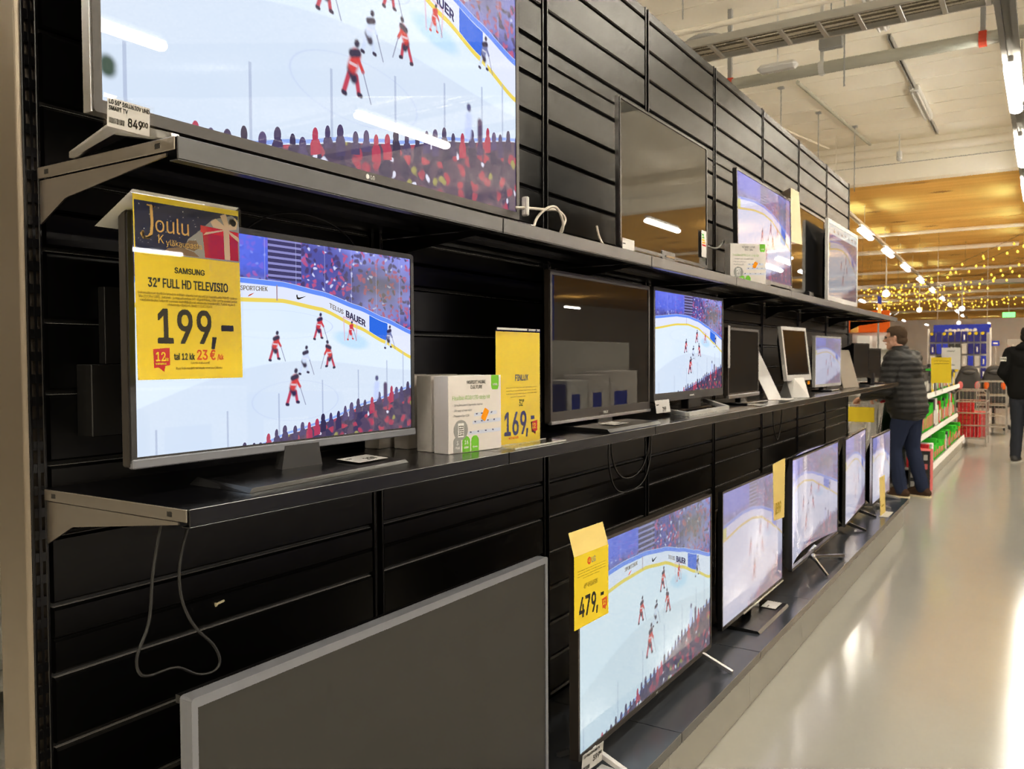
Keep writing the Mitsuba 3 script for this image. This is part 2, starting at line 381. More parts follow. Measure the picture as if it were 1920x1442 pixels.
struct("wall_right", bx(X0, FARX, YR - 0.2, YR, 0, CZ + 0.2), "m_store_wall", "wall on the right side of the shop")
struct("wall_left", bx(X0, FARX, YL, YL + 0.2, 0, CZ + 0.2), "m_store_wall", "wall on the left side of the shop")
struct("wall_near", bx(X0 - 0.2, X0, YR, YL, 0, CZ + 0.2), "m_store_wall", "wall behind the camera")

# ---------------------------------------------------------------- fluorescent lamps
def lamp(x0, y, z=3.8, label="", L=1.42, group=None, ang=0.0):
    t = thing("ceiling_lamp", label, "ceiling lamp", group)
    c, s = math.cos(ang), math.sin(ang)
    M = lambda m: frame_map(m, (x0, y, z), (c, s, 0), (-s, c, 0), (0, 0, 1))
    ring = [(0.055 * math.cos(q), 0.036 * math.sin(q)) for q in np.arange(12) * math.pi / 6]
    tb = hull([(xx, a * (0.8 if e else 1), b * (0.8 if e else 1)) for xx, e in ((0, 1), (0.02, 0), (L - 0.02, 0), (L, 1)) for a, b in ring])
    obj("tube", M(tb), "m_tube", t, emitter={"type": "area", "radiance": rgb(*LAMP)})
    obj("housing", M(cbx(-0.02, L + 0.02, -0.018, 0.018, 0.037, 0.09, 0.006)), "m_lamp_body", t)
    return t
def trunk(x0, x1, y, z, label, ang=0.0, w=0.05, mat="m_rail"):
    c, s = math.cos(ang), math.sin(ang)
    L = (x1 - x0) / c
    parts = [bx(0, L, -w, -w * 0.4, 0.0, 0.05), bx(0, L, w * 0.4, w, 0.0, 0.05), bx(0, L, -w, w, 0.042, 0.05)]
    m = frame_map(cat_(parts + [tube([(q_, 0, 0.045), (q_, 0, (CZ if x0 + q_ < WOODX else WZ) - z)], 0.005, 5) for q_ in np.arange(1.0, L, 3.0)]), (x0, y, z), (c, s, 0), (-s, c, 0), (0, 0, 1))
    return tag(obj("lamp_rail", m, mat), label, "lamp rail")
for i, xx in enumerate([-6.5, -3.9, -1.3, 1.3, 3.7, 7.1, 9.8, 12.5, 15.2, 17.8, 20.4]):
    lamp(xx, -1.24, label="lit tube lamp over the aisle at the right edge, " + ("nearer of two" if i == 5 else "farther of two" if i == 6 else "out of the picture"), group="tube lamps over the aisle")
trunk(-6, 22, -1.24, 3.892, "grey double channel rail carrying the tube lamps over the aisle", 0, 0.065)
for i in range(-2, 7):
    lamp(1.70 + 3.48 * i, -4.57, label="tube lamp of the next aisle, seen in the television screens", group="tube lamps of the next aisle")
for i in range(9):  # lamps added at closer spacing to brighten goods facing the aisle
    lamp(-3.0 + 2.5 * i, -8.2, label="tube lamp over the third aisle", group="tube lamps of the third aisle")
for i in range(7):  # row packed denser to throw more light onto the shelves
    lamp(1.2 + 2.8 * i, -12.1, label="tube lamp over the fourth aisle", group="tube lamps of the fourth aisle")
for i in range(4):
    lamp(14.5 + 6.0 * i, -17.4, label="tube lamp over the far right aisle", group="tube lamps of the far right aisle")
LX = [16.3, 19.7, 23.4, 27.6, 32.2, 37.3, 42.0, 48.3, 54.0]
for i, xx in enumerate(LX):
    lamp(xx - 0.7, 1.40 + (xx - 16.3) * 0.0325, label=f"lit tube lamp of the row under the wooden ceiling, {['nearest', 'second', 'third', 'fourth', 'fifth', 'sixth', 'seventh', 'eighth', 'farthest'][i]} one", ang=0.0325, group="tube lamps under the wooden ceiling")
trunk(12.0, 60.0, 1.40 - 4.3 * 0.0325, 3.876, "pale rail of the lamp row under the wooden ceiling", 0.0325, 0.035, "m_pipe_white")
for i, xx in enumerate([30.0, 36.0, 42.9, 47.5, 58.0]):
    lamp(xx, 5.0 + (xx - 36) * 0.06, label="lit tube lamp of the row far to the left under the wooden ceiling", ang=0.05, group="tube lamps far left")
for i, xx in enumerate([-4.0, 0.0, 4.0, 8.0]):  # unseen lamps put in to light the ceiling above the wall
    lamp(xx, 3.2, label="unseen tube lamp added behind the display wall to light the ceiling", group="added lamps behind the display wall")
for i, (xx, yy) in enumerate(((26.0, -3.5), (34.0, -4.5), (42.0, -5.5), (18.0, -4.0), (22.0, -6.0), (30.0, -6.5), (38.0, -7.5), (48.0, -6.5), (54.0, -7.5), (66.5, -4.0), (66.8, -1.0), (67.0, 2.0), (67.0, 6.0), (66.5, -8.0))):  # added lamps: most brighten the wood, the last ones wash the far wall
    lamp(xx, yy, label="unseen tube lamp added right of the picture to brighten the wooden ceiling" if i < 9 else "added tube lamp brightening the pale far wall", group="added lamps at the right brightening the wood" if i < 9 else "added lamps brightening the far wall")

# ---------------------------------------------------------------- pipes, cable ladder and fittings under the white ceiling
def pipe(name, p0, p1, r, mat, label, cat, sides=14):
    return tag(obj(name, tube([p0, p1], r, sides), mat, smooth=60), label, cat)
SL = -0.018
bp = thing("sprinkler_pipe", "thick grey green pipe with red clamps crossing under the white ceiling", "pipe")
obj("pipe", tube([(7.45, 4, 4.18), (7.45, -12, 4.18)], 0.055, 14), "m_pipe_grey", bp, smooth=60)
for yy in (1.17, -1.02):
    cm = tube([(7.45, yy - 0.03, 4.18), (7.45, yy + 0.03, 4.18)], 0.068, 14)
    tag(obj("clamp", cm, "m_clamp", bp), "red clamp")
    obj("hanger", cbx(7.43, 7.47, yy - 0.02, yy + 0.02, 4.23, CZ), "m_grey", bp)
obj("hanger", cat_([cbx(7.437, 7.463, 0.28, 0.31, 4.11, CZ), tube([(7.45, 0.27, 4.18), (7.45, 0.32, 4.18)], 0.062, 12)]), "m_light_grey", bp)
cl = thing("cable_ladder", "steel cable ladder full of cables crossing under the white ceiling", "cable ladder")
for xx in (6.35, 6.75):
    obj("side_rail", cbx(xx - 0.012, xx + 0.012, -12, 3.5, 4.20, 4.27), "m_galv", cl)
for i in range(34):
    yy = 2.2 - 0.3 * i
    obj("rung", cbx(6.36, 6.74, yy - 0.02, yy + 0.02, 4.195, 4.215), "m_galv", cl)
for i in range(9):
    q = random.Random(i)
    pts = [(6.42 + 0.033 * i + q.uniform(-.02, .02), 3.4 - 1.1 * j, 4.228 + 0.006 * (i % 3)) for j in range(14)]
    obj("cable", tube(pts, 0.010 + 0.003 * (i % 3), 6, n=40), ["m_cable_white", "m_cable_dark", "m_cable_white", "m_cable_dark", "m_pipe_white"][i % 5], cl, smooth=True)
pipe("conduit", (5.95, 3, 4.2), (6.05, -12, 4.2), 0.024, "m_pipe_white", "thin white pipe crossing above the cable ladder", "pipe")
pipe("conduit", (13.68, 5, 4.715), (13.68, -14, 4.715), 0.07, "m_pipe_white", "pale pipe along the edge where the white ceiling ends", "pipe")
pipe("conduit", (9.87, 1.115, 4.855), (13.6, 0.905, 4.855), 0.023, "m_pipe_grey", "thin grey sprinkler branch pipe running away under the white ceiling", "pipe")
pipe("conduit", (10.86, 2.06, 4.875), (13.6, 1.535, 4.875), 0.018, "m_pipe_white", "thin pale pipe high above the far top edge of the display wall", "pipe")
el = thing("drain_pipe", "grey pipe with an elbow dropping from the white ceiling beside the display wall", "pipe")
obj("pipe", tube([(6.9, 0.95, 4.36), (6.55, 1.16, 4.36), (6.5, 1.2, 4.33), (6.5, 1.2, 3.95)], 0.03, 10, n=24), "m_grey", el, smooth=True)
for i, (xx, x2) in enumerate(((7.25, 8.65), (10.98, 12.5))):
    t = thing("ceiling_fitting", "unlit lamp fitting close under the white ceiling, " + ("the nearer one behind the cable ladder" if i == 0 else "the farther one past the thick pipe"), "lamp")
    obj("housing", cbx(xx, x2, -0.11, 0.01, 4.84, CZ, 0.01), "m_light_grey", t)
    for dy in (-0.08, -0.02):
        obj("tube", tube([(xx + 0.04, dy, 4.825), (x2 - 0.04, dy, 4.825)], 0.015, 8), "m_white_gloss", t, smooth=True)
trunk(9.0, 13.6, -0.05, 4.87, "grey mounting rail of the unlit ceiling fittings", 0, 0.02)
tag(obj("emergency_light", cat_([cbx(7.0, 7.12, 0.42, 0.78, 4.10, 4.17, 0.03), tube([(7.06, 0.6, 4.16), (7.06, 0.6, CZ)], 0.006, 5)]), "m_white_gloss"), "flat white emergency light beside the cable ladder", "light")
tag(obj("junction_box", cat_([cbx(7.15, 7.22, 0.06, 0.26, 4.25, 4.36, 0.006), tube([(7.185, 0.16, 4.35), (7.185, 0.16, CZ)], 0.006, 5)]), "m_grey"), "grey junction box hanging between cable ladder and thick pipe", "box")
sp = thing("spotlight", "small round spot hanging under the pale pipe at the ceiling edge", "lamp")
obj("body", cat_([tube([(13.43, 0.45, 4.645), (13.43, 0.45, 4.555)], 0.04, 12), tube([(13.43, 0.45, 4.64), (13.43, 0.45, CZ)], 0.008, 6)]), "m_light_grey", sp)
obj("lens", trimesh.creation.icosphere(2, 0.04).apply_translation((13.43, 0.45, 4.535)), "m_white_gloss", sp, smooth=True)
for i, (xx, yy) in enumerate(((6.66, 1.36), (7.0, 0.25), (10.16, 1.39), (11.56, 1.24), (12.6, 0.95), (7.36, 0.08))):
    tag(obj("hanger_rod", cat_([tube([(xx, yy, CZ), (xx, yy, 3.95 if i > 1 else 4.6)], 0.007, 5), cbx(xx - 0.035, xx + 0.035, yy - 0.035, yy + 0.035, CZ - 0.02, CZ)]), "m_grey"), "thin threaded rod hanging from the white ceiling", "rod", "thin rods under the white ceiling")
for i, (xx, yl, yr, zz, r) in enumerate(((16.6, 6, -9, 3.80, .035), (19.6, 3.2, -0.9, 3.82, .05), (24.6, 7, -9, 3.82, .04), (29.5, 7, -9, 3.8, .06), (33.0, 9, -9, 3.78, .06), (37.0, 9, -9, 3.8, .06), (47.0, 9, -9, 3.8, .06))):
    xx, zz, r = (xx + 0.8) * 1.172 - 0.8, (zz - H) * 1.172 + H, r * 1.15
    tag(obj("white_conduit", tube([(xx, yl, zz), (xx, yr, zz)], r, 8), "m_pipe_white", smooth=60), f"pale pipe crossing under the wooden ceiling, {['nearest', 'second', 'third', 'fourth', 'fifth', 'sixth', 'farthest'][i]} of seven", "pipe", "pipes under the wooden ceiling")
tray = thing("cable_tray", "grey cable tray with dark gap crossing under the far wooden ceiling", "cable tray")
obj("tray", cat_([bx(32.5, 32.57, -9, 6, 3.98, 4.12), bx(33.0, 33.07, -9, 6, 3.98, 4.12), bx(32.5, 33.07, -9, 6, 3.98, 3.99)]), "m_galv", tray)

# ---------------------------------------------------------------- the display wall
W, NB = 0.9, 8
GZ = [0.907 + 0.1296 * k for k in range(-7, 17)]          # grooves
JZ = [0.972, 1.7495, 2.527]                               # joints between panels
dw = thing("display_wall", "long black slatted display wall with slotted uprights", "display wall")
TOP = 3.03
zs = sorted([z for z in GZ if z < TOP - 0.03] + JZ + [0.0, TOP])
BP = {}
for n in range(NB):
    xa, xb = n * W + 0.024, (n + 1) * W - 0.024
    for z0, z1 in zip(zs[:-1], zs[1:]):
        if z1 - z0 < 0.02: continue
        g0 = 0.0008 if z0 in JZ or z0 == 0 else 0.0012
        g1 = 0.0008 if z1 in JZ or z1 == TOP else 0.0075
        lo, hi = z0 + g0, z1 - g1
        prof = [(0.0, lo + 0.004), (0.0, hi - 0.0055), (0.0055, hi), (0.014, hi), (0.014, lo), (0.004, lo)]
        v = [(xx, y, z) for xx in (xa, xb) for y, z in prof]
        bd = obj("board", hull(v), "m_board", dw)
        if g1 > 0.005 and z1 < 2.0: obj("ledge_glint", bx(xa, xb, 0.0056, 0.0135, hi, hi + 0.0008), "m_ledge_glint", bd)  # paler strip painted in for the light along the groove ledge
obj("back_panel", bx(0.0, NB * W, 0.015, 0.03, 0, TOP - 0.01), "m_matt_black", dw)
def upright(x, slots):
    e, i = (0.015, 0.009) if slots else (0.019, 0.012)
    r = [cbx(x - e, x - i, -0.004, 0.03, 0, TOP, 0.0015), cbx(x + i, x + e, -0.004, 0.03, 0, TOP, 0.0015)]
    if slots:
        r.append(bx(x - 0.0025, x + 0.0025, -0.004, 0.02, 0, TOP))
        for k in range(int(TOP / 0.04)):
            r.append(bx(x - i, x + i, -0.003, 0.006, 0.04 * k, 0.04 * k + 0.016))
    return cat_(r)
for n in range(NB + 1):
    obj("upright", upright(n * W, n == 0), "m_black_steel", dw)
obj("slot_lining", bx(-0.009, 0.009, 0.010, 0.012, 0, TOP), "m_post", dw)
# the end post: a bent steel sheet with a rounded front edge
pts = []
for q in np.linspace(0, math.pi / 2, 7):
    pts.append((-0.0155 - 0.008 * math.sin(q), 0.006 - 0.008 * math.cos(q)))
prof = pts + [(-0.0235, 0.092), (-0.0155, 0.092)]
ep = extr(Polygon(prof), TOP)
tag(obj("end_post", ep, "m_post", dw, smooth=40), "brushed beige steel end post")
KX = -0.47
for n in range(NB):
    obj("kick_panel", cbx(n * W + 0.001, (n + 1) * W - 0.001, KX, KX + 0.012, 0.0, 0.205, 0.002), "m_kick", dw)
obj("kick_end", cbx(NB * W - 0.012, NB * W, KX, 0, 0.0, 0.205, 0.002), "m_kick", dw)

def nth(k):
    w = "first second third fourth fifth sixth seventh eighth ninth tenth eleventh twelfth thirteenth fourteenth fifteenth sixteenth seventeenth eighteenth nineteenth twentieth".split()
    if k <= 20: return w[k - 1]
    t_, o_ = divmod(k, 10)
    return {2: "twenty", 3: "thirty", 4: "forty"}[t_] + "-" + w[o_ - 1] if o_ else {2: "twentieth", 3: "thirtieth", 4: "fortieth"}[t_]
ORD = ["nearest", "second", "third", "fourth", "fifth", "sixth", "seventh", "farthest"]
def bracket(x, d, z):
    strip = cbx(x, x + 0.003, -d + 0.004, -0.02, z - 0.020, z, 0.001)
    pl = Polygon([(-0.02, z - 0.022), (-d + 0.03, z - 0.022), (-d + 0.03, z - 0.026), (-0.10, z - 0.060), (-0.022, z - 0.098), (-0.02, z - 0.098)])
    plate = frame_map(extr(pl, 0.003), (x + 0.004, 0, 0), (0, 1, 0), (0, 0, 1), (1, 0, 0))
    holes = cat_([cbx(x - 0.0006, x + 0.001, y - 0.006, y + 0.006, z - 0.014, z - 0.006, 0.0002) for y in (-0.05, -d + 0.045)])
    return cat_([strip, plate]), holes
for row, z, d, lip in (("upper", 1.818, 0.408, 0.034), ("middle", 1.252, 0.422, 0.027), ("lowest", 0.24, 0.515, 0.033)):
    for n in range(NB):
        xa, xb = n * W + 0.002, (n + 1) * W - 0.002
        s = thing("display_shelf", f"black metal shelf of the {row} row, {ORD[n]} bay of eight", "shelf", "shelves of the display wall")
        dk = "m_floor_deck" if row == "lowest" else "m_deck"
        obj("deck", cbx(xa, xb, -d + 0.001, -0.006, z - 0.003, z, 0.001), dk, s)
        obj("front_lip", cat_([cbx(xa, xb, -d, -d + 0.003, z - lip, z + 0.0005, 0.0012), cbx(xa, xb, -d, -d + 0.02, z - lip - 0.002, z - lip, 0.0005)]), "m_black_lip" if row == "middle" else "m_lip", s)
        if row != "lowest":
            obj("stiffener", cat_([bx(xa + 0.01, xb - 0.01, y, y + 0.05, z - 0.016, z - 0.003) for y in (-0.30, -0.16)]), "m_black_steel", s)
            for k, xx in enumerate([xa + 0.001] + ([xb - 0.008] if n == NB - 1 else [])):
                b, hh = bracket(xx - 0.004 if n == 0 else xx, d, z)
                bk_ = obj("bracket", b, "m_bracket" if n == 0 else "m_black_steel", s)
                if n == 0:
                    tag(bk_, "bare grey steel bracket")
                    obj("slot", hh, "m_ink", bk_)
        else:
            obj("end_cap", cbx(xb - 0.012, xb, -d + 0.004, -0.01, z - 0.03, z - 0.004, 0.002), "m_lip", s)

# ---------------------------------------------------------------- televisions
def tv(label, P0, P1, z0, z1, frame=(0.012, 0.012, 0.02), fm="m_black", scr="m_screen", pic=None, depth=0.055, lean=0.0, curve=0.0, crop=(0, 0, 1, 1), cat="television", name="television", thick=0.02, back=True, rim=None):
    """P0, P1: (x, y) of the front's lower left and right corners; z0..z1 its height"""
    t = thing(name, label, cat)
    P0, P1 = np.array([*P0, z0], float), np.array([*P1, z0], float)
    w = float(np.linalg.norm(P1 - P0)); S = (P1 - P0) / w
    h = z1 - z0
    N0 = np.cross(S, [0, 0, 1.0])
    V = np.array([0, 0, math.cos(lean)]) - N0 * math.sin(lean)
    N = np.cross(S, V)
    def put(m):
        if curve:
            m = m.copy()
            v = np.array(m.vertices); v[:, 2] -= curve * (1 - (2 * v[:, 0] / w - 1) ** 2); m.vertices = v
        return frame_map(m, P0, S, V, N)
    b, tp, bt = frame
    seg = w / 16 if curve else 10
    ring = rrect(0, 0, w, h, 0.006).difference(sbox(b, bt, w - b, h - tp)).segmentize(seg)
    fr = extr(ring, thick); fr.apply_translation((0, 0, -thick))
    obj("frame", put(fr), fm, t)
    if rim:
        rr = extr(rrect(-0.002, -0.002, w + 0.002, h + 0.002, 0.007).difference(rrect(0, 0, w, h, 0.006)).segmentize(seg), thick * 0.8); rr.apply_translation((0, 0, -thick))
        obj("rim", put(rr), rim, t)
    g = 17 if curve else 2
    ss = np.linspace(b - 0.001, w - b + 0.001, g)
    v, uv = [], []
    for tt in (bt - 0.001, h - tp + 0.001):
        for q in ss:
            v.append((q, tt, -0.003)); uv.append((crop[0] + (crop[2] - crop[0]) * (q - ss[0]) / (ss[-1] - ss[0]), crop[1] + (crop[3] - crop[1]) * (tt > h / 2)))
    f = []
    for i in range(g - 1): f += [(i, i + 1, g + i + 1), (i, g + i + 1, g + i)]
    sm = put(trimesh.Trimesh(v, f, process=False))
    uv = np.array(uv)
    more = {}
    if pic is not None:
        if pic == "menu": more["emitter"] = {"type": "area", "radiance": MENU, "sampling_weight": 0.3}
        else:
            uv[:, 0] += 4 * pic
            more["emitter"] = {"type": "area", "radiance": HOCKEY, "sampling_weight": 0.5}
    obj("screen", sm, scr, t, uv=uv, **more)
    if back:
        q = [(x, y, -thick * 0.6) for x in (0.006, w - 0.006) for y in (0.006, h - 0.006)] + [(x, y, -depth) for x in (0.12 * w, 0.88 * w) for y in (0.05 * h, 0.75 * h)]
        if curve:
            q = cat_([put(hull([(x, y, -0.003 - thick * 0.6) for x in (i * w / 12, (i + 1) * w / 12) for y in (0.006, h - 0.006)] + [(x, y, -0.003 - thick - 0.02) for x in (i * w / 12, (i + 1) * w / 12) for y in (0.05 * h, 0.8 * h)])) for i in range(12)])
            obj("back_cover", q, "m_matt_black", t)
        else:
            obj("back_cover", put(hull(q)), "m_matt_black", t)
    return t, put, w, h

def sheet(pts_top, pts_bot, k=1):
    v = list(pts_top) + list(pts_bot)
    n = len(pts_top)
    f = []
    for i in range(n - 1): f += [(n + i, n + i + 1, i + 1), (n + i, i + 1, i)]
    return trimesh.Trimesh(v, f, process=False)

def card(t, name, put, x0, y0, x1, y1, z, mat, th=0.0008):
    m = extr(sbox(x0, y0, x1, y1), th); m.apply_translation((0, 0, z))
    return obj(name, put(m), mat, t)

AISLE = ((1, 0, 0), (0, 0, 1))
def plane_put(O, ang=0.0, lean=0.0):
    """a sheet facing the aisle whose lower left corner is at O, turned by ang about the vertical, leaning back by lean"""
    X = np.array([math.cos(ang), math.sin(ang), 0.0])
    N0 = np.cross(X, [0, 0, 1.0])
    Y = np.array([0, 0, math.cos(lean)]) - N0 * math.sin(lean)
    return lambda m: frame_map(m, O, X, Y)

# adverts along the rink boards, as flat print on the glass of the set
YX = (0.0, 0.3, 0.45, 0.6, 0.75, 0.87, 1.01); YY = (0.635, 0.69, 0.697, 0.667, 0.582, 0.505, 0.412)
def adverts(t, put, w, h, fr, crop=(0, 0, 1, 1)):
    b, tp, bt = fr
    sw, sh = (w - 2 * b) / (crop[2] - crop[0]), (h - tp - bt) / (crop[3] - crop[1])
    def along(m, u0, rise, size):
        v = np.array(m.vertices)
        u = u0 + v[:, 0] * size * sh / sw
        sl = (np.interp(u + 0.01, YX, YY) - np.interp(u - 0.01, YX, YY)) / 0.02
        vv = np.interp(u, YX, YY) + rise + v[:, 1] * size
        if u.max() > crop[2] or vv.max() > crop[3] or u.min() < crop[0]: return None
        m = m.copy()
        m.vertices = np.stack([b + (u - crop[0]) * sw, bt + (vv - crop[1]) * sh, -0.0028 + 0.0012 * (v[:, 2] > 0.0002)], 1)
        return m
    swoosh = extr(Polygon([(0, 0.5), (0.1, 0.05), (0.4, 0.0), (1.9, 0.75), (0.55, 0.3), (0.25, 0.3), (0.1, 0.7)]), 0.0005)
    for m, u0, rise, size, mat, nm in ((text("SPORTCHEK", 1.0, False, 0.9), 0.305, 0.045, 0.022, "m_grey", "advert"), (extr(Polygon([(0, 0), (0.5, 0.5), (2, 1), (0.9, 0.35)]), 0.0005), 0.33, 0.016, 0.018, "m_red_ink", "advert"),
                                   (swoosh, 0.50, 0.025, 0.034, "m_ink", "advert"), (text("TELUS", 1.0, False, 1.0), 0.628, 0.03, 0.024, "m_grey_ink", "advert"),
                                   (text("BAUER", 1.0, True, 1.0), 0.695, 0.025, 0.034, "m_violet", "advert")):
        q = along(m, u0, rise, size)
        if q is not None: obj(nm, put(q), mat, t)

def tag_card(name_label, put, lines, w=0.075, h=0.045, mat="m_white_gloss"):
    t = thing("price_tag", name_label, "price tag")
    obj("card", put(cbx(0, w, 0, h, -0.0006, 0, 0.0002)), mat, t)
    ms = [at2(text(s, hh, b, sx) if s else extr(sbox(0, 0, 2.2 * hh, 0.35 * hh), 0.0004), x, y, 0.0001) for s, hh, b, sx, x, y in lines]
    if ms: obj("lettering", put(cat_(ms)), "m_ink", t)
    return t
def barcode(x, y, w, h, n=14):
    q = random.Random(3)
    return cat_([at2(extr(sbox(0, 0, w / n * q.uniform(.3, .7), h), 0.0004), x + i * w / n, y) for i in range(n)])

def hockey_leg(put, s, dz, h, mat, t, front=0.12, rear=0.13):
    """boomerang foot: apex at the set's lower edge, toes fore and aft"""
    seg = []
    for a, b in (((s, -0.012, -0.02), (s + 0.01, -dz + 0.006, front)), ((s, -0.012, -0.02), (s - 0.01, -dz + 0.006, -rear))):
        a, b = np.array(a), np.array(b)
        q = []
        for p, r in ((a, (0.011, 0.010)), (b, (0.007, 0.005))):
            q += [(p[0] + i * r[0], p[1] + j * r[1], p[2] + k * 0.008) for i in (-1, 1) for j in (-1, 1) for k in (-1, 1)]
        seg.append(hull(q))
    obj("leg", put(cat_(seg)), mat, t)

# --- upper shelf (top at 1.818)
US, MS, BS = 1.8185, 1.2525, 0.2405
f1 = (0.014, 0.012, 0.020)
t, put, w, h = tv("very large television at the top left showing ice hockey, silver sides and silver legs", (-0.045, -0.27), (1.195, -0.27), 1.866, 2.575, f1, "m_brown_bezel", pic=5, depth=0.06, thick=0.026, crop=(0.02, -0.045, 1.015, 0.955))
obj("side_trim", put(cat_([bx(-0.003, 0, 0.0, h, -0.024, -0.004)])), "m_silver", t)
obj("logo", put(cat_([at2(text("LG", 0.008, True), 0.628, 0.006, 0.0), at2(extr(Point(0, 0).buffer(0.0055), 0.0005), 0.619, 0.010)])), "m_white", t)
hockey_leg(put, 0.055, 1.866 - US, h, "m_silver", t, 0.10, 0.13)
hockey_leg(put, w - 0.12, 1.866 - US, h, "m_silver", t, 0.10, 0.13)
adverts(t, put, w, h, f1, (0.02, -0.045, 1.015, 0.955))
tp = plane_put((-0.072, -0.346, 1.825), 0.05, -0.05)
k = tag_card("white price tag 849,00 in a clear pocket under the top left television", tp, [("LG 55\" 55UJ630V UHD", 0.0062, True, 0.72, 0.002, 0.034), ("SMART TV", 0.0062, True, 0.72, 0.002, 0.025), ("849", 0.0125, True, 0.8, 0.033, 0.007), ("00", 0.0075, True, 0.8, 0.058, 0.012)], 0.072, 0.043)
obj("barcode", tp(at2(barcode(0, 0, 0.026, 0.008), 0.003, 0.006, 0.0001)), "m_ink", k)
obj("pocket", tp(extr(sbox(-0.006, -0.004, 0.079, 0.047), 0.0003).apply_translation((0, 0, 0.0008))), "m_acrylic", k)

t, put, w, h = tv("switched off glossy black television with a clear frame on the upper shelf", (1.895, -0.25), (2.79, -0.25), 1.872, 2.397, (0.010, 0.008, 0.012), "m_black", "m_screen_dark", depth=0.07, lean=0.006, rim="m_chrome", thick=0.018)
obj("chrome_logo", put(cbx(w * 0.46, w * 0.56, 0.002, 0.010, 0.0, 0.003, 0.001)), "m_chrome", t)
obj("stand", cat_([hull([(x_, y_, z_) for x_ in (2.0, 2.68) for y_, z_ in ((-0.32, US), (-0.16, US), (-0.27, US + 0.012), (-0.2, US + 0.03))]), cbx(2.27, 2.41, -0.25, -0.20, US + 0.01, 1.90)]), "m_black", t)
tag_card("white price tag under the left corner of the big switched off upper television", plane_put((1.872, -0.268, 1.848), 0.0, 0.0), [("", 0.009, True, 0.8, 0.004, 0.030), ("", 0.016, True, 0.8, 0.045, 0.006)], 0.10, 0.05)
ep_ = plane_put((2.70, -0.2545, 1.915), 0, 0.006)
k = thing("energy_label", "white energy label stuck on the lower right corner of the off television", "label")
obj("card", ep_(cbx(0, 0.062, 0, 0.115, -0.0005, 0, 0.0002)), "m_white_gloss", k)
for i, mt in enumerate(("m_box_green", "m_green", "m_yellow", "m_orange", "m_red")):
    obj("energy_bar", ep_(at2(extr(sbox(0, 0, 0.02 + 0.006 * i, 0.007), 0.0004), 0.008, 0.092 - 0.011 * i)), mt, k)

t, put, w, h = tv("television showing pale ice hockey on the upper shelf behind a white box", (3.16, -0.27), (4.16, -0.27), 1.868, 2.385, (0.012, 0.012, 0.018), "m_black", pic=3, depth=0.06, lean=0.02)
obj("stand", cat_([cbx(3.35, 3.97, -0.33, -0.17, US, US + 0.012), cbx(3.6, 3.72, -0.27, -0.23, US + 0.01, 1.89)]), "m_black", t)
t, put, w, h = tv("switched off dark television half hidden behind a paper sign on the upper shelf", (4.36, -0.205), (5.29, -0.205), 1.88, 2.425, (0.012, 0.012, 0.02), "m_black", "m_screen_dark", depth=0.06, rim="m_chrome")
obj("stand", cat_([cbx(4.55, 5.1, -0.28, -0.13, US, US + 0.012), cbx(4.75, 4.87, -0.23, -0.19, US + 0.01, 1.9)]), "m_black", t)
t, put, w, h = tv("white framed television with a menu bar, last on the upper shelf", (5.02, -0.285), (6.02, -0.29), 1.858, 2.40, (0.028, 0.026, 0.032), "m_white_gloss", pic="menu", depth=0.06)
obj("stand", cat_([cbx(5.2, 5.85, -0.36, -0.2, US, US + 0.012), cbx(5.45, 5.57, -0.29, -0.25, US + 0.01, 1.88)]), "m_white_gloss", t)
sg = thing("paper_sign", "cream paper price sign hung between two televisions on the upper shelf", "sign")
obj("paper", sheet([(4.03, -0.292, 2.43), (4.215, -0.292, 2.435)], [(4.05, -0.292, 2.13), (4.225, -0.31, 2.13)]), "m_cream", sg)
obj("flap", sheet([(4.03, -0.292, 2.43), (4.215, -0.292, 2.435)], [(4.03, -0.22, 2.40), (4.215, -0.22, 2.40)]), "m_cream", sg)

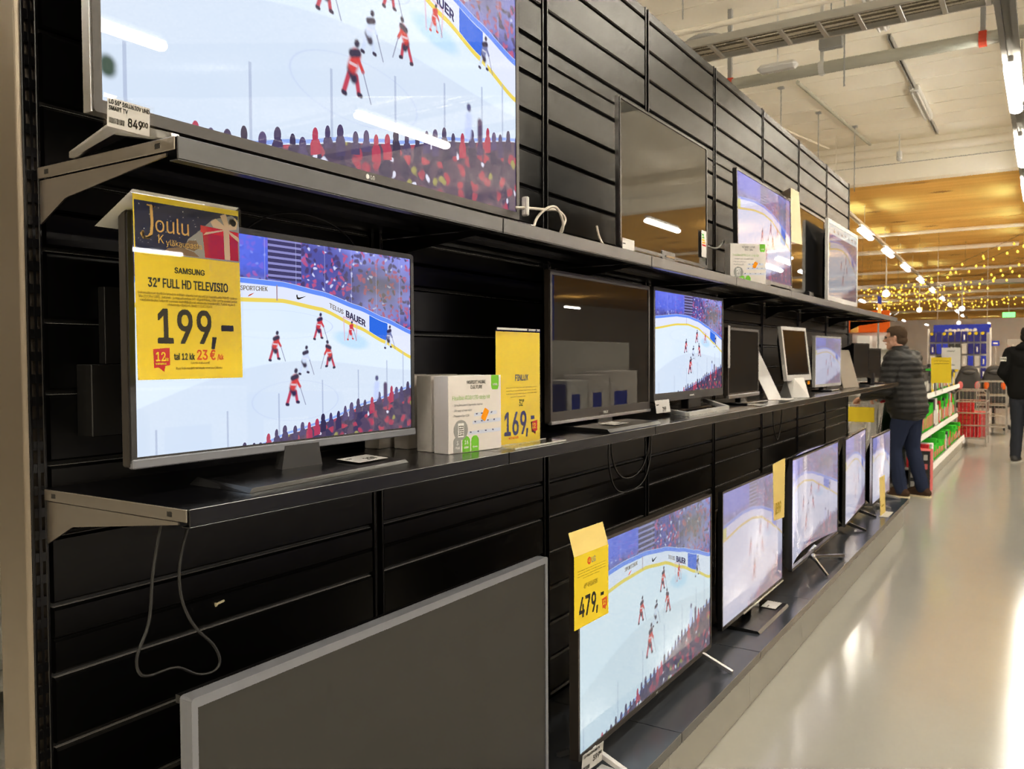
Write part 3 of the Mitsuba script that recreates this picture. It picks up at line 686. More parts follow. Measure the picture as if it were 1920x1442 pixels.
# --- LED strip kits
def kit(label, fx, fy, z, ang, w=0.19, d=0.05, h=0.186, detail=True):
    t = thing("led_strip_box", label, "box", "white light strip boxes")
    P = plane_put((fx, fy, z), ang)
    obj("carton", P(cbx(0, w, 0, h, -d, 0, 0.0012)), "m_card", t)
    if not detail:
        return t
    s = w / 0.19
    C = lambda m, mt, nm="print": obj(nm, P(m), mt, t)
    C(cat_([at2(text("NORDIC HOME", 0.0085, False, 0.8, "c"), 0.098 * s, 0.166, 0.0001), at2(text("CULTURE", 0.0085, False, 0.8, "c"), 0.098 * s, 0.154, 0.0001)]), "m_ink", "lettering")
    C(at2(text("Flexible RGB LED strip kit", 0.0098, False, 0.84), 0.013, 0.128, 0.0001), "m_pale_green", "lettering")
    C(cat_([at2(text("- 16 colors and 4 dynamic modes", 0.0056, False, 0.86), 0.013, 0.113, 0.0001), at2(text("- Fits any screen size", 0.0056, False, 0.86), 0.013, 0.100, 0.0001), at2(text("- Powered by USB", 0.0056, False, 0.86), 0.013, 0.087, 0.0001)]), "m_grey_ink", "lettering")
    C(extr(sbox(0.152, 0.158, 0.18, h).union(Point(0.166, 0.160).buffer(0.0135)).intersection(sbox(0.15, 0.15, 0.181, h)), 0.0004), "m_green", "label_patch")
    C(at2(text("HOME", 0.0052, True, 0.85, "c"), 0.166, 0.160, 0.0005), "m_white", "lettering")
    C(at2(extr(Point(0, 0).buffer(0.0245), 0.0004), 0.042, 0.055), "m_grey", "badge")
    C(at2(extr(sbox(-0.010, -0.018, 0.010, 0.016), 0.0004), 0.042, 0.056, 0.0004), "m_white", "badge")
    C(cat_([at2(extr(sbox(0, 0, 0.0027, 0.0027), 0.0003), 0.0345 + 0.0042 * i, 0.042 + 0.0052 * j, 0.0008) for i in range(4) for j in range(5)]), "m_ink", "badge")
    for x0, mt, a, b in ((0.016, "m_grey", "3", "YEAR"), (0.047, "m_green", "16", "colors"), (0.078, "m_green", "", "LED strip")):
        C(extr(sbox(x0, 0.001, x0 + 0.027, 0.026).union(Point(x0 + 0.0135, 0.026).buffer(0.0135)), 0.0004), mt, "label_patch")
        q = [at2(text(b, 0.0055 if b != "LED strip" else 0.0038, True, 0.75, "c"), x0 + 0.0135, 0.010, 0.0005)]
        if a: q.append(at2(text(a, 0.0095, True, 0.85, "c"), x0 + 0.0135, 0.020, 0.0005))
        C(cat_(q), "m_white", "lettering")
    for y0, x0, x1 in ((0.046, 0.068, 0.186), (0.071, 0.084, 0.187), (0.090, 0.090, 0.172)):
        C(extr(Polygon([(x0, y0 - 0.004), (x1, y0 - 0.002), (x1, y0 + 0.007), (x0, y0 + 0.004)]), 0.0003), "m_strip", "strip_picture")
        n = 4
        C(cat_([at2(extr(sbox(0, 0, 0.005, 0.003), 0.0004), x0 + 0.006 + (x1 - x0 - 0.01) * i / n, y0 + 0.0005 + 0.002 * i / n, 0.0003) for i in range(n)]), "m_violet", "strip_picture")
    st = extr(rrect(-0.009, -0.015, 0.009, 0.015, 0.004), 0.0004).apply_transform(trimesh.transformations.rotation_matrix(-0.55, (0, 0, 1)))
    C(at2(st, 0.128, 0.089, 0.0007), "m_orange", "price_sticker")
    return t
kit("white light strip box with printed front beside the yellow sign on the middle shelf", 0.789, -0.322, MS, -0.14)
kit("white light strip box second from the front on the middle shelf", 0.806, -0.258, MS, -0.10, detail=False)
kit("white light strip box third from the front, low edge seen under the television", 0.83, -0.165, MS, -0.08, detail=False)
kit("white light strip box at the back of the row on the middle shelf", 0.80, -0.095, MS, -0.02, detail=False)
kit("white light strip box alone on the upper shelf before the pale hockey television", 3.0, -0.283, US, -0.74, 0.185, 0.05, 0.186)

# --- middle shelf
f2 = (0.010, 0.010, 0.016)
t, put, w, h = tv("television with bright ice hockey on the middle shelf at left, yellow sign on it", (0.020, -0.25), (0.752, -0.25), 1.303, 1.725, f2, "m_dark_grey", pic=0, depth=0.06, rim="m_brown_bezel", thick=0.022)
obj("bottom_trim", put(cbx(0.0, w, -0.003, 0.013, -0.01, 0.004, 0.002)), "m_silver_paint", t)
obj("stand_neck", hull([(x_, y_, z_) for x_, z_ in ((0.335, MS + 0.008), (0.445, MS + 0.008), (0.345, 1.31), (0.435, 1.31)) for y_ in (-0.255, -0.235)]), "m_dark_grey", t)
obj("stand_base", hull([(0.155, -0.375, MS), (0.625, -0.335, MS), (0.64, -0.17, MS), (0.165, -0.20, MS), (0.165, -0.37, MS + 0.007), (0.62, -0.33, MS + 0.007), (0.63, -0.18, MS + 0.014), (0.175, -0.21, MS + 0.014)]), "m_black", t)
adverts(t, put, w, h, f2)
tag_card("white price tag lying on the stand of the bright hockey television", lambda m: frame_map(m, (0.49, -0.315, MS + 0.0125), (0.995, 0.08, 0.0), (-0.08, 0.995, 0.07)), [("", 0.009, True, 0.8, 0.004, 0.038), ("229", 0.018, True, 0.8, 0.045, 0.012)], 0.10, 0.06)

sg = thing("yellow_sign", "yellow sign reading 199,- with a Joulu gift picture on top, hung on a television", "sign")
P = plane_put((0.009, -0.287, 1.448), -0.015, 0.02)
sw, sh = 0.205, 0.300
YP = P
obj("paper", YP(extr(sbox(0, 0, sw, sh), 0.0006)), "m_yellow", sg)
obj("holder", YP(extr(sbox(-0.004, -0.003, sw + 0.004, sh + 0.008), 0.0003).apply_translation((0, 0, 0.0025))), "m_acrylic", sg)
obj("fold", sheet([(0.004, -0.29, 1.752), (0.209, -0.293, 1.752)], [(-0.006, -0.20, 1.70), (0.20, -0.20, 1.70)]), "m_white", sg)
def SP(m, mat, nm="lettering", z=0.0008, parent=None): return obj(nm, YP(at2(m, 0, 0, z)), mat, parent or sg)
jp = SP(extr(sbox(0.002, 0.208, sw - 0.001, 0.290), 0.0003), "m_navy", "picture", 0.0007)
tag(jp, "dark blue gift picture with golden words")
q = random.Random(5)
glow = Polygon([(0.09, 0.2085), (0.10, 0.235), (0.12, 0.25), (0.15, 0.275), (0.19, 0.287), (0.203, 0.28), (0.203, 0.2085)])
SP(extr(glow.buffer(0.002), 0.0002), "m_grey", "picture_part", 0.0011, jp)
SP(cat_([at2(extr(Point(0, 0).buffer(q.uniform(.0004, .0009), quad_segs=2), 0.0002), q.uniform(.006, .12), q.uniform(.212, .288)) for _ in range(42)]), "m_white", "picture_part", 0.0011, jp)
SP(extr(Polygon([(0.132, 0.209), (0.202, 0.209), (0.202, 0.251), (0.128, 0.253)]), 0.0002), "m_gift_red", "picture_part", 0.0014, jp)
SP(extr(Polygon([(0.124, 0.252), (0.203, 0.249), (0.203, 0.260), (0.124, 0.264)]), 0.0002), "m_red", "picture_part", 0.0016, jp)
SP(extr(Polygon([(0.172, 0.209), (0.184, 0.209), (0.183, 0.262), (0.171, 0.263)]), 0.0002), "m_pale_gold", "picture_part", 0.0018, jp)
bow = [Polygon([(0.177, 0.262), (0.150, 0.264), (0.146, 0.272), (0.155, 0.278), (0.172, 0.268)]), Polygon([(0.177, 0.262), (0.166, 0.285), (0.176, 0.289), (0.182, 0.270)]), Polygon([(0.177, 0.262), (0.196, 0.284), (0.201, 0.278), (0.198, 0.266)]), Polygon([(0.177, 0.262), (0.128, 0.248), (0.123, 0.240), (0.135, 0.252)]), Polygon([(0.177, 0.262), (0.203, 0.25), (0.203, 0.244), (0.19, 0.252)])]
SP(cat_([extr(b.buffer(0.001), 0.0002) for b in bow]), "m_pale_gold", "picture_part", 0.002, jp)
SP(cat_([extr(b, 0.0002) for b in (Polygon([(0.05, 0.2085), (0.06, 0.218), (0.085, 0.222), (0.11, 0.216), (0.12, 0.2085)]), Polygon([(0.09, 0.222), (0.10, 0.235), (0.115, 0.236), (0.122, 0.225), (0.11, 0.218)]))]), "m_bronze", "picture_part", 0.0016, jp)
def curl(pts, r): return [extr(Polygon([]).union(__import__("shapely.geometry", fromlist=["LineString"]).LineString(pts).buffer(r)), 0.0003)]
J = curl([(0.024, 0.284), (0.037, 0.283)], 0.0012) + curl([(0.031, 0.283), (0.032, 0.255), (0.030, 0.238), (0.024, 0.231), (0.016, 0.231), (0.013, 0.236), (0.015, 0.239)], 0.0026)
SP(cat_(J + [at2(text("oulu", 0.026, False, 0.92), 0.036, 0.2425)]), "m_gold", "lettering", 0.0022, jp)
SP(cat_([at2(text("K", 0.0145, False, 0.9), 0.041, 0.224), at2(text("yläkaupasta", 0.0098, False, 0.92), 0.056, 0.222)]), "m_gold", "lettering", 0.0024, jp)
SP(extr(Point(0.192, 0.276).buffer(0.0085), 0.0002), "m_gold", "picture_part", 0.0024, jp)
SP(extr(Point(0.192, 0.276).buffer(0.006), 0.0002), "m_ink", "picture_part", 0.0027, jp)
SP(at2(text("SAMSUNG", 0.0092, True, 0.92, "c"), 0.101, 0.1775), "m_ink")
SP(at2(text("32” FULL HD TELEVISIO", 0.0145, True, 0.665, "c"), 0.100, 0.152), "m_ink")
SP(cat_([at2(text(s_, 0.0042, False, 0.80, "c"), 0.101, y_) for s_, y_ in (("Uskomattoman tyylikäs televisio erittäin ohuella kehyksellä ja laadukkaalla fullHD-panee-", 0.1395), ("lilla (1920x1080). Antenni- ja kaapeliverkon HD-digivirittimet, USB-portin kautta toistat", 0.1337), ("mediatiedostot helposti suoraan muistitikulta tai ulkoiselta kovolevyltä. Toimii myös ti-", 0.1279), ("etokoneen näyttönä. Malli: LT32E310EX.", 0.1221))]), "m_dim_ink")
SP(cat_([at2(text("199", 0.0545, True, 0.78), 0.031, 0.061), at2(text(",", 0.047, True, 0.9), 0.137, 0.0635), at2(text("-", 0.060, True, 0.85), 0.150, 0.062)]), "m_ink", "price")
SP(extr(Polygon([(0.028, 0.050), (0.058, 0.0525), (0.058, 0.024), (0.049, 0.022), (0.047, 0.013), (0.037, 0.020), (0.029, 0.019)]), 0.0003), "m_red", "discount_badge")
SP(at2(text("12", 0.0145, True, 0.78), 0.0305, 0.0305), "m_yellow", "lettering", 0.0013)
SP(cat_([at2(text("kk", 0.006, True, 0.75), 0.0487, 0.0305), at2(text("maksuaikaa", 0.0036, True, 0.72), 0.031, 0.0245)]), "m_yellow", "lettering", 0.0013)
SP(at2(text("tai 12 kk", 0.0105, True, 0.68), 0.066, 0.0325), "m_ink")
SP(cat_([at2(text("23", 0.0165, True, 0.80), 0.109, 0.0325), at2(text("€", 0.0165, True, 0.80), 0.136, 0.0325), at2(text("/kk", 0.009, True, 0.72), 0.1515, 0.0325)]), "m_red_ink")
SP(cat_([at2(text("(suurin maksuaeri)", 0.0035, False, 0.9, "c"), 0.117, 0.0255), at2(text("Kysy lisää myyjältä tai tutustu www.tuuri.fi/laska", 0.0037, False, 0.8), 0.069, 0.0165)]), "m_dim_ink")

sg = thing("sign_holder", "yellow sign reading FINLUX 169,- in a clear stand on the middle shelf", "sign")
P = plane_put((0.968, -0.338, 1.2565), -0.035, 0.0)
obj("paper", P(extr(sbox(0, 0, 0.206, 0.293), 0.0006)), "m_yellow", sg)
obj("sleeve", P(cat_([extr(sbox(-0.002, 0, 0.208, 0.302), 0.0015).apply_translation((0, 0, 0.001))])), "m_acrylic", sg)
obj("foot", cbx(0.955, 1.215, -0.405, -0.33, MS, MS + 0.004, 0.001), "m_acrylic", sg)
for e_ in ((0.955, 1.215, -0.4055, -0.403, MS, MS + 0.004), (0.955, 1.215, -0.3415, -0.339, MS, MS + 0.005), (0.966, 1.176, -0.3455, -0.344, 1.553, 1.559)): obj("clear_edge", cbx(*e_, 0.0004), "m_light_grey", sg)
SQ = lambda m, mat, nm="lettering": obj(nm, P(at2(m, 0, 0, 0.0007)), mat, sg)
SQ(at2(text("FINLUX", 0.0155, True, 0.78, "c"), 0.117, 0.165), "m_violet")
SQ(cat_([extr(sbox(0.045 + 0.02 * (i == 3), 0.146 - 0.008 * i, 0.19 - 0.055 * (i == 3), 0.1475 - 0.008 * i), 0.0002) for i in range(4)]), "m_dim_ink", "fine_print")
SQ(at2(text("32”", 0.0165, True, 0.62), 0.103, 0.098), "m_ink")
SQ(cat_([at2(text("169", 0.058, True, 0.72), 0.030, 0.024), at2(text(",", 0.052, True, 0.8), 0.133, 0.028), at2(text("-", 0.056, True, 0.62), 0.152, 0.040)]), "m_violet", "price")
SQ(extr(Polygon([(0.160, 0.052), (0.192, 0.056), (0.192, 0.028), (0.184, 0.026), (0.182, 0.017), (0.172, 0.024), (0.165, 0.024)]), 0.0003), "m_red", "discount_badge")
SQ(at2(text("12", 0.014, True, 0.8), 0.164, 0.034, 0.0004), "m_yellow")
SQ(at2(text("tai 12 kk 23 €/kk", 0.0055, True, 0.75), 0.055, 0.013), "m_red_ink")

t, put, w, h = tv("switched off glossy television on the middle shelf reflecting the shop", (1.40, -0.25), (2.152, -0.25), 1.281, 1.748, (0.012, 0.014, 0.034), "m_brown_bezel", "m_screen_dark", depth=0.06, rim="m_brown_bezel")
obj("logo", put(at2(text("FINLUX", 0.008, True, 0.9, "c"), w * 0.5, 0.012, 0.0)), "m_light_grey", t)
obj("bottom_trim", put(cbx(0, w, -0.004, 0.006, -0.01, 0.004, 0.001)), "m_silver", t)
obj("stand", cat_([hull([(x_, y_, z_) for x_ in (1.50, 1.90) for y_, z_ in ((-0.40, MS), (-0.17, MS), (-0.39, MS + 0.010), (-0.19, MS + 0.016))]), cbx(1.72, 1.83, -0.25, -0.21, MS + 0.01, 1.30)]), "m_black", t)
tag_card("white price tag lying on the stand of the off television on the middle shelf", lambda m: frame_map(m, (1.62, -0.36, MS + 0.014), (0.99, 0.03, 0.0), (-0.03, 0.99, 0.03)), [("", 0.012, True, 0.8, 0.006, 0.035), ("", 0.018, True, 0.8, 0.05, 0.012)], 0.11, 0.06)

t, put, w, h = tv("television with ice hockey and a silver open foot on the middle shelf", (2.19, -0.25), (3.003, -0.25), 1.307, 1.752, (0.014, 0.014, 0.034), "m_dark_grey", pic=0, depth=0.06)
obj("logo", put(cbx(w * 0.47, w * 0.53, 0.012, 0.018, 0, 0.001, 0.0003)), "m_light_grey", t)
ft = [(2.46, -0.19, MS + 0.008), (2.30, -0.345, MS + 0.008), (2.80, -0.335, MS + 0.008), (2.93, -0.19, MS + 0.03)]
obj("stand", cat_([hull([np.array(a) + (i * 0.006, j * 0.008, k_ * 0.008) for a in ft[n_:n_ + 2] for i in (-1, 1) for j in (-1, 1) for k_ in (-1, 1)]) for n_ in range(3)]), "m_white_gloss", t)
obj("stand_neck", cat_([cbx(2.45, 2.94, -0.22, -0.18, MS, MS + 0.014, 0.003), cbx(2.6, 2.75, -0.235, -0.20, MS + 0.01, 1.33)]), "m_black", t)
tag_card("white price tag between the off television and the hockey set with the silver foot", plane_put((2.17, -0.27, 1.268), -0.05, 0.15), [("", 0.010, True, 0.8, 0.006, 0.030), ("299", 0.016, True, 0.8, 0.055, 0.006)], 0.125, 0.05)

t, put, w, h = tv("small switched off television with a silver lower edge on the middle shelf", (3.075, -0.25), (3.57, -0.25), 1.287, 1.622, (0.012, 0.012, 0.02), "m_brown_bezel", "m_screen_dark", depth=0.05)
obj("bottom_trim", put(cbx(0, w, -0.004, 0.014, -0.01, 0.006, 0.002)), "m_silver", t)
obj("stand", cat_([cbx(3.15, 3.5, -0.32, -0.18, MS, MS + 0.01), cbx(3.27, 3.37, -0.25, -0.22, MS + 0.008, 1.30)]), "m_black", t)
k = thing("energy_label", "narrow white label strip on the left edge of the small television", "label")
obj("card", plane_put((3.055, -0.256, 1.43), 0.1, 0)(cbx(0, 0.045, 0, 0.20, -0.0005, 0, 0.0002)), "m_white_gloss", k)
tag_card("white price tag lying before the small television on the middle shelf", lambda m: frame_map(m, (3.12, -0.385, MS + 0.001), (1, 0, 0), (0, 1, 0.05)), [("", 0.012, True, 0.8, 0.006, 0.035)], 0.12, 0.06)
sg = thing("price_stand", "slanting white price card standing edge on, on the middle shelf", "sign")
q8 = [(3.675, -0.273, MS), (3.88, -0.286, MS), (3.735, -0.205, 1.51), (3.53, -0.192, 1.51)]
obj("card", hull(q8 + [tuple(np.array(p_) + (0.002, 0.003, 0.001)) for p_ in q8]), "m_white", sg)
obj("foot", hull([(3.675, -0.273, MS), (3.88, -0.286, MS), (3.89, -0.37, MS), (3.70, -0.36, MS), (3.675, -0.273, MS + 0.002), (3.88, -0.286, MS + 0.002), (3.89, -0.37, MS + 0.002), (3.70, -0.36, MS + 0.002)]), "m_card", sg)
t, put, w, h = tv("small white framed screen tilted on a wedge shaped white stand on the middle shelf", (3.945, -0.30), (4.365, -0.335), 1.345, 1.655, (0.022, 0.02, 0.034), "m_white_gloss", "m_screen_dark", depth=0.05, lean=0.12, name="tilted_screen", cat="screen")
obj("stand", hull([(4.06, -0.225, MS), (3.965, -0.321, MS), (4.07, -0.392, MS), (4.30, -0.30, MS), (4.03, -0.27, 1.36), (4.04, -0.315, 1.36), (4.22, -0.325, 1.36), (4.24, -0.28, 1.36)]), "m_white_gloss", t)
obj("price_sticker", cbx(4.05, 4.10, -0.386, -0.384, 1.325, 1.345, 0.0005), "m_orange", t)
t, put, w, h = tv("computer monitor showing a pale picture near the far end of the middle shelf", (4.83, -0.25), (5.40, -0.298), 1.282, 1.618, (0.012, 0.012, 0.018), "m_light_grey", pic=2, depth=0.05, name="monitor", cat="monitor")
obj("stand", cat_([cbx(4.95, 5.2, -0.33, -0.2, MS, MS + 0.01), cbx(5.02, 5.1, -0.26, -0.23, MS, 1.3)]), "m_black", t)
tag(obj("leaning_panel", frame_map(cbx(0, 0.30, 0, 0.29, -0.008, 0, 0.003), (5.55, -0.29, MS), (0.985, -0.17, 0), (0.0, 0.26, 0.96)), "m_taupe"), "plain taupe panel leaning behind the pale monitor on the middle shelf", "panel")
t, put, w, h = tv("black monitor with a thick rounded back at the far end of the middle shelf", (5.98, -0.275), (6.42, -0.312), 1.315, 1.585, (0.010, 0.010, 0.016), "m_black", "m_screen_dark", depth=0.16, name="monitor", cat="monitor")
obj("stand", cat_([tube([(6.2, -0.22, MS), (6.2, -0.22, 1.34)], 0.03, 12), tube([(6.2, -0.24, MS), (6.2, -0.24, MS + 0.012)], 0.11, 20)]), "m_black", t)
t, put, w, h = tv("black monitor last on the middle shelf beside the man in the quilted jacket", (6.66, -0.27), (7.05, -0.30), 1.30, 1.55, (0.012, 0.012, 0.016), "m_black", "m_screen_dark", depth=0.12, name="monitor", cat="monitor")
obj("stand", cat_([tube([(6.82, -0.26, MS), (6.82, -0.26, 1.34)], 0.03, 12), tube([(6.82, -0.27, MS), (6.82, -0.27, MS + 0.012)], 0.10, 20)]), "m_black", t)

# --- lowest shelf
t, put, w, h = tv("large switched off television with a broad silver frame at the bottom left", (0.045, -0.36), (1.19, -0.36), 0.29, 0.932, (0.012, 0.017, 0.03), "m_silver_paint", "m_screen_matt", depth=0.07, thick=0.03)
obj("top_rear", put(bx(0.01, w - 0.01, h - 0.02, h - 0.006, -0.055, -0.03)), "m_black", t)
for s_ in (0.2, 0.95): hockey_leg(put, s_, 0.29 - BS, h, "m_silver", t)
f3 = (0.010, 0.010, 0.018)
t, put, w, h = tv("television with ice hockey on the lowest shelf carrying a yellow sign 479,-", (1.345, -0.372), (2.50, -0.372), 0.292, 0.925, f3, "m_brown_bezel", pic=1, depth=0.065, thick=0.03, crop=(0.03, -0.05, 1.02, 0.95))
adverts(t, put, w, h, f3, (0.03, -0.05, 1.02, 0.95))
obj("logo", put(at2(text("LG", 0.008, True), w * 0.5, 0.005, 0.0)), "m_light_grey", t)
for s_ in (0.10, w - 0.10):
    for dn in (0.115, -0.12):
        q = np.array([[s_, 0.01, -0.02], [s_, -0.046, dn]])
        obj("leg", put(hull([(a[0] + i * 0.009, a[1] + j * 0.005, a[2] + k_ * 0.006) for a in q for i in (-1, 1) for j in (-1, 1) for k_ in (-1, 1)])), "m_silver", t)
sg = thing("yellow_sign", "yellow sign reading 479,- with a folded top, on the lowest hockey television", "sign")
P = plane_put((1.290, -0.388, 0.700), -0.03, 0.0)
obj("paper", P(extr(sbox(0, 0, 0.208, 0.212), 0.0006)), "m_yellow", sg)
obj("bent_top", frame_map(extr(sbox(0, 0, 0.208, 0.082), 0.0006), (1.290, -0.388, 0.912), (1, -0.03, 0), (0.10, 0.28, 0.80)), "m_pale_yellow", sg)
SQ = lambda m, mat, nm="lettering": obj(nm, P(at2(m, 0, 0, 0.0007)), mat, sg)
SQ(at2(text("LG", 0.016, False, 0.9), 0.102, 0.178), "m_grey_ink")
SQ(at2(extr(Point(0, 0).buffer(0.011), 0.0003), 0.088, 0.186), "m_red_ink", "emblem")
SQ(at2(text("LG", 0.009, True, 0.8, "c"), 0.088, 0.182, 0.0004), "m_yellow", "emblem")
SQ(cat_([extr(sbox(0.02 if i < 3 else 0.05, 0.165 - 0.008 * i, 0.19 if i < 3 else 0.15, 0.1663 - 0.008 * i), 0.0002) for i in range(4)]), "m_dim_ink", "fine_print")
SQ(at2(text("49” 49UJ630V", 0.0135, True, 0.62), 0.055, 0.110), "m_dim_ink")
SQ(cat_([at2(text("479", 0.056, True, 0.72), 0.024, 0.030), at2(text(",", 0.052, True, 0.8), 0.127, 0.034), at2(text("-", 0.056, True, 0.66), 0.150, 0.046)]), "m_ink", "price")
SQ(extr(Polygon([(0.166, 0.052), (0.198, 0.056), (0.198, 0.028), (0.190, 0.026), (0.188, 0.017), (0.178, 0.024), (0.170, 0.024)]), 0.0003), "m_red_ink", "discount_badge")
SQ(at2(text("12", 0.014, True, 0.8), 0.170, 0.034, 0.0004), "m_yellow")
tp = plane_put((1.322, -0.392, 0.268), -0.08, -0.1)
k = tag_card("white price tag 599,90 at the lower left corner of the lowest hockey television", tp, [("LG 49UJ630V UHD TV", 0.008, True, 0.75, 0.006, 0.048), ("599", 0.018, True, 0.8, 0.060, 0.020), ("90", 0.010, True, 0.8, 0.096, 0.028)], 0.118, 0.062)
obj("barcode", tp(at2(barcode(0, 0, 0.04, 0.012), 0.006, 0.008, 0.0001)), "m_ink", k)
k = thing("leaflet", "white and blue leaflet lying on the lowest shelf at the picture's bottom edge", "leaflet")
obj("paper", frame_map(extr(sbox(0, 0, 0.16, 0.10), 0.0008), (1.29, -0.485, BS + 0.002), (0.99, -0.05, 0), (0.05, 0.99, 0.06)), "m_white_gloss", k)
obj("print", frame_map(extr(sbox(0.01, 0.06, 0.07, 0.095), 0.0004), (1.29, -0.485, BS + 0.003), (0.99, -0.05, 0), (0.05, 0.99, 0.06)), "m_blue", k)

f4 = (0.010, 0.010, 0.016)
t, put, w, h = tv("washed out hockey television with a cream sign at its right edge", (2.70, -0.35), (3.685, -0.35), 0.297, 0.903, f4, "m_black", pic=2, depth=0.07)
obj("bottom_trim", put(cbx(0.3, w, -0.004, 0.004, -0.01, 0.004, 0.001)), "m_silver", t)
obj("stand", cat_([hull([(x_, y_, z_) for x_ in (2.92, 3.42) for y_, z_ in ((-0.45, BS), (-0.22, BS), (-0.44, BS + 0.012), (-0.25, BS + 0.02))]), cbx(3.12, 3.25, -0.35, -0.30, BS + 0.01, 0.31)]), "m_black", t)
tag_card("white price tag lying on the black stand of the washed out hockey television", lambda m: frame_map(m, (3.28, -0.42, BS + 0.018), (1, 0, 0), (0, 1, 0.03)), [("", 0.014, True, 0.8, 0.01, 0.04)], 0.12, 0.07)
sg = thing("paper_sign", "cream paper price sign 299 hung at the edge of the washed out hockey television", "sign")
obj("paper", sheet([(3.42, -0.366, 0.945), (3.635, -0.372, 0.955)], [(3.42, -0.372, 0.66), (3.605, -0.376, 0.65)]), "m_pale_yellow", sg)
obj("price", frame_map(text("299", 0.055, True, 0.7), (3.435, -0.376, 0.69), (1, -0.02, 0), (0, 0, 1)), "m_dim_ink", sg)
t, put, w, h = tv("curved television with a silver V shaped foot on the lowest shelf", (3.735, -0.385), (4.905, -0.385), 0.335, 0.938, (0.010, 0.010, 0.014), "m_black", pic=2, curve=0.06, thick=0.02)
obj("stand", cat_([tube([(4.15, -0.40, 0.335), (4.10, -0.49, BS + 0.008)], 0.009, 8), tube([(4.15, -0.40, 0.335), (4.62, -0.47, 0.255)], 0.012, 8), tube([(4.3, -0.38, 0.37), (4.25, -0.28, BS + 0.006)], 0.01, 8), trimesh.creation.icosphere(2, 0.018).apply_translation((4.15, -0.40, 0.335))]), "m_chrome", t)
t, put, w, h = tv("hockey television facing the aisle end, second last on the lowest shelf", (5.31, -0.35), (6.35, -0.302), 0.30, 0.912, (0.010, 0.010, 0.014), "m_black", pic=2, depth=0.07, rim="m_chrome")
for s_ in (0.22, 0.8): hockey_leg(put, s_, 0.30 - BS, h, "m_black", t, 0.10, 0.12)
t, put, w, h = tv("last television at the far end of the lowest shelf, silver foot, reflecting blue", (6.375, -0.35), (7.27, -0.35), 0.285, 0.833, (0.010, 0.010, 0.014), "m_black", pic=2, depth=0.07, rim="m_silver")
for s_ in (0.2, 0.72): hockey_leg(put, s_, 0.285 - BS, h, "m_silver", t, 0.10, 0.12)
sg = thing("sign_holder", "cream yellow price sign in a clear stand at the end of the lowest shelf", "sign")
P = plane_put((6.18, -0.44, BS + 0.004), -0.03, 0.03)
obj("paper", P(extr(sbox(0, 0, 0.21, 0.297), 0.0006)), "m_pale_yellow", sg)
obj("fine_print", P(at2(extr(sbox(0, 0, 0.11, 0.012), 0.0004), 0.05, 0.06, 0.0007)), "m_dim_ink", sg)
obj("foot", cbx(6.16, 6.42, -0.50, -0.43, BS, BS + 0.004, 0.001), "m_light_grey", sg)

# --- cords, boxes and small things on the display wall
tag(obj("power_cord", tube([(0.04, -0.30, 1.235), (0.035, -0.30, 1.206), (0.019, -0.30, 1.122), (0.005, -0.30, 1.039), (-0.011, -0.30, 1.002), (-0.005, -0.30, 0.978), (0.03, -0.295, 0.968), (0.075, -0.29, 0.961), (0.117, -0.295, 0.937), (0.146, -0.30, 0.944), (0.144, -0.30, 0.968), (0.108, -0.30, 1.014), (0.073, -0.30, 1.083), (0.072, -0.30, 1.146), (0.09, -0.30, 1.205), (0.1, -0.30, 1.235)], 0.0028, 6, n=90), "m_cord", smooth=True), "black power cord looping below the near end of the middle shelf", "cord")
for i, (xa, xb, zl) in enumerate(((1.92, 2.26, 0.98), (1.945, 2.24, 1.03), (4.05, 4.2, 1.0))):
    tag(obj("power_cord", tube([(xa, -0.20, 1.235), (xa - 0.02, -0.2, 1.14), (xa + 0.03, -0.2, zl + 0.03), ((xa + xb) / 2, -0.2, zl), (xb - 0.03, -0.2, zl + 0.04), (xb + 0.02, -0.2, 1.15), (xb, -0.2, 1.235)], 0.0032, 6, n=50), "m_cord", smooth=True), ["outer black cord loop below the middle shelf at the second upright", "inner black cord loop below the middle shelf at the second upright", "black cord loop below the far part of the middle shelf"][i], "cord")
wc = thing("white_cable", "white antenna cable looping beside the big television on the upper shelf", "cable")
obj("cable", tube([(1.15, -0.285, 1.892), (1.177, -0.30, 1.894), (1.309, -0.30, 1.909), (1.372, -0.30, 1.911), (1.405, -0.30, 1.893), (1.385, -0.30, 1.866), (1.372, -0.30, 1.842), (1.362, -0.315, 1.86), (1.345, -0.32, 1.89), (1.309, -0.32, 1.914), (1.275, -0.31, 1.905), (1.245, -0.30, 1.88), (1.22, -0.30, 1.822)], 0.0042, 8, n=90), "m_white_cord", wc, smooth=True)
obj("plug", cbx(1.172, 1.184, -0.31, -0.29, 1.872, 1.925, 0.003), "m_white_gloss", wc)
tag(obj("white_cable", tube([(1.72, -0.30, 1.823), (1.74, -0.28, 1.84), (1.765, -0.25, 1.86), (1.77, -0.22, 1.93)], 0.004, 8, n=24), "m_white_cord", smooth=True), "short end of white cable beside the off television on the upper shelf", "cable")
gc = thing("grey_cable", "grey cable with a plug sticking out right of the upper off television", "cable")
obj("cable", tube([(2.80, -0.22, 1.985), (2.95, -0.21, 1.985), (3.06, -0.20, 1.995), (3.16, -0.19, 2.03)], 0.004, 8, n=24), "m_grey", gc, smooth=True)
obj("plug", tube([(3.16, -0.19, 2.03), (3.19, -0.188, 2.042)], 0.008, 8), "m_galv", gc)
tag(obj("thin_cord", tube([(0.33, -0.12, 1.70), (0.40, -0.14, 1.775), (0.52, -0.15, 1.795), (0.64, -0.15, 1.76), (0.70, -0.14, 1.69)], 0.0022, 6, n=40), "m_cord", smooth=True), "thin black cord arching above the bright hockey television", "cord")
wp = thing("wall_plug", "pale yellow plug stuck in the black boards under the middle shelf", "wall plug")
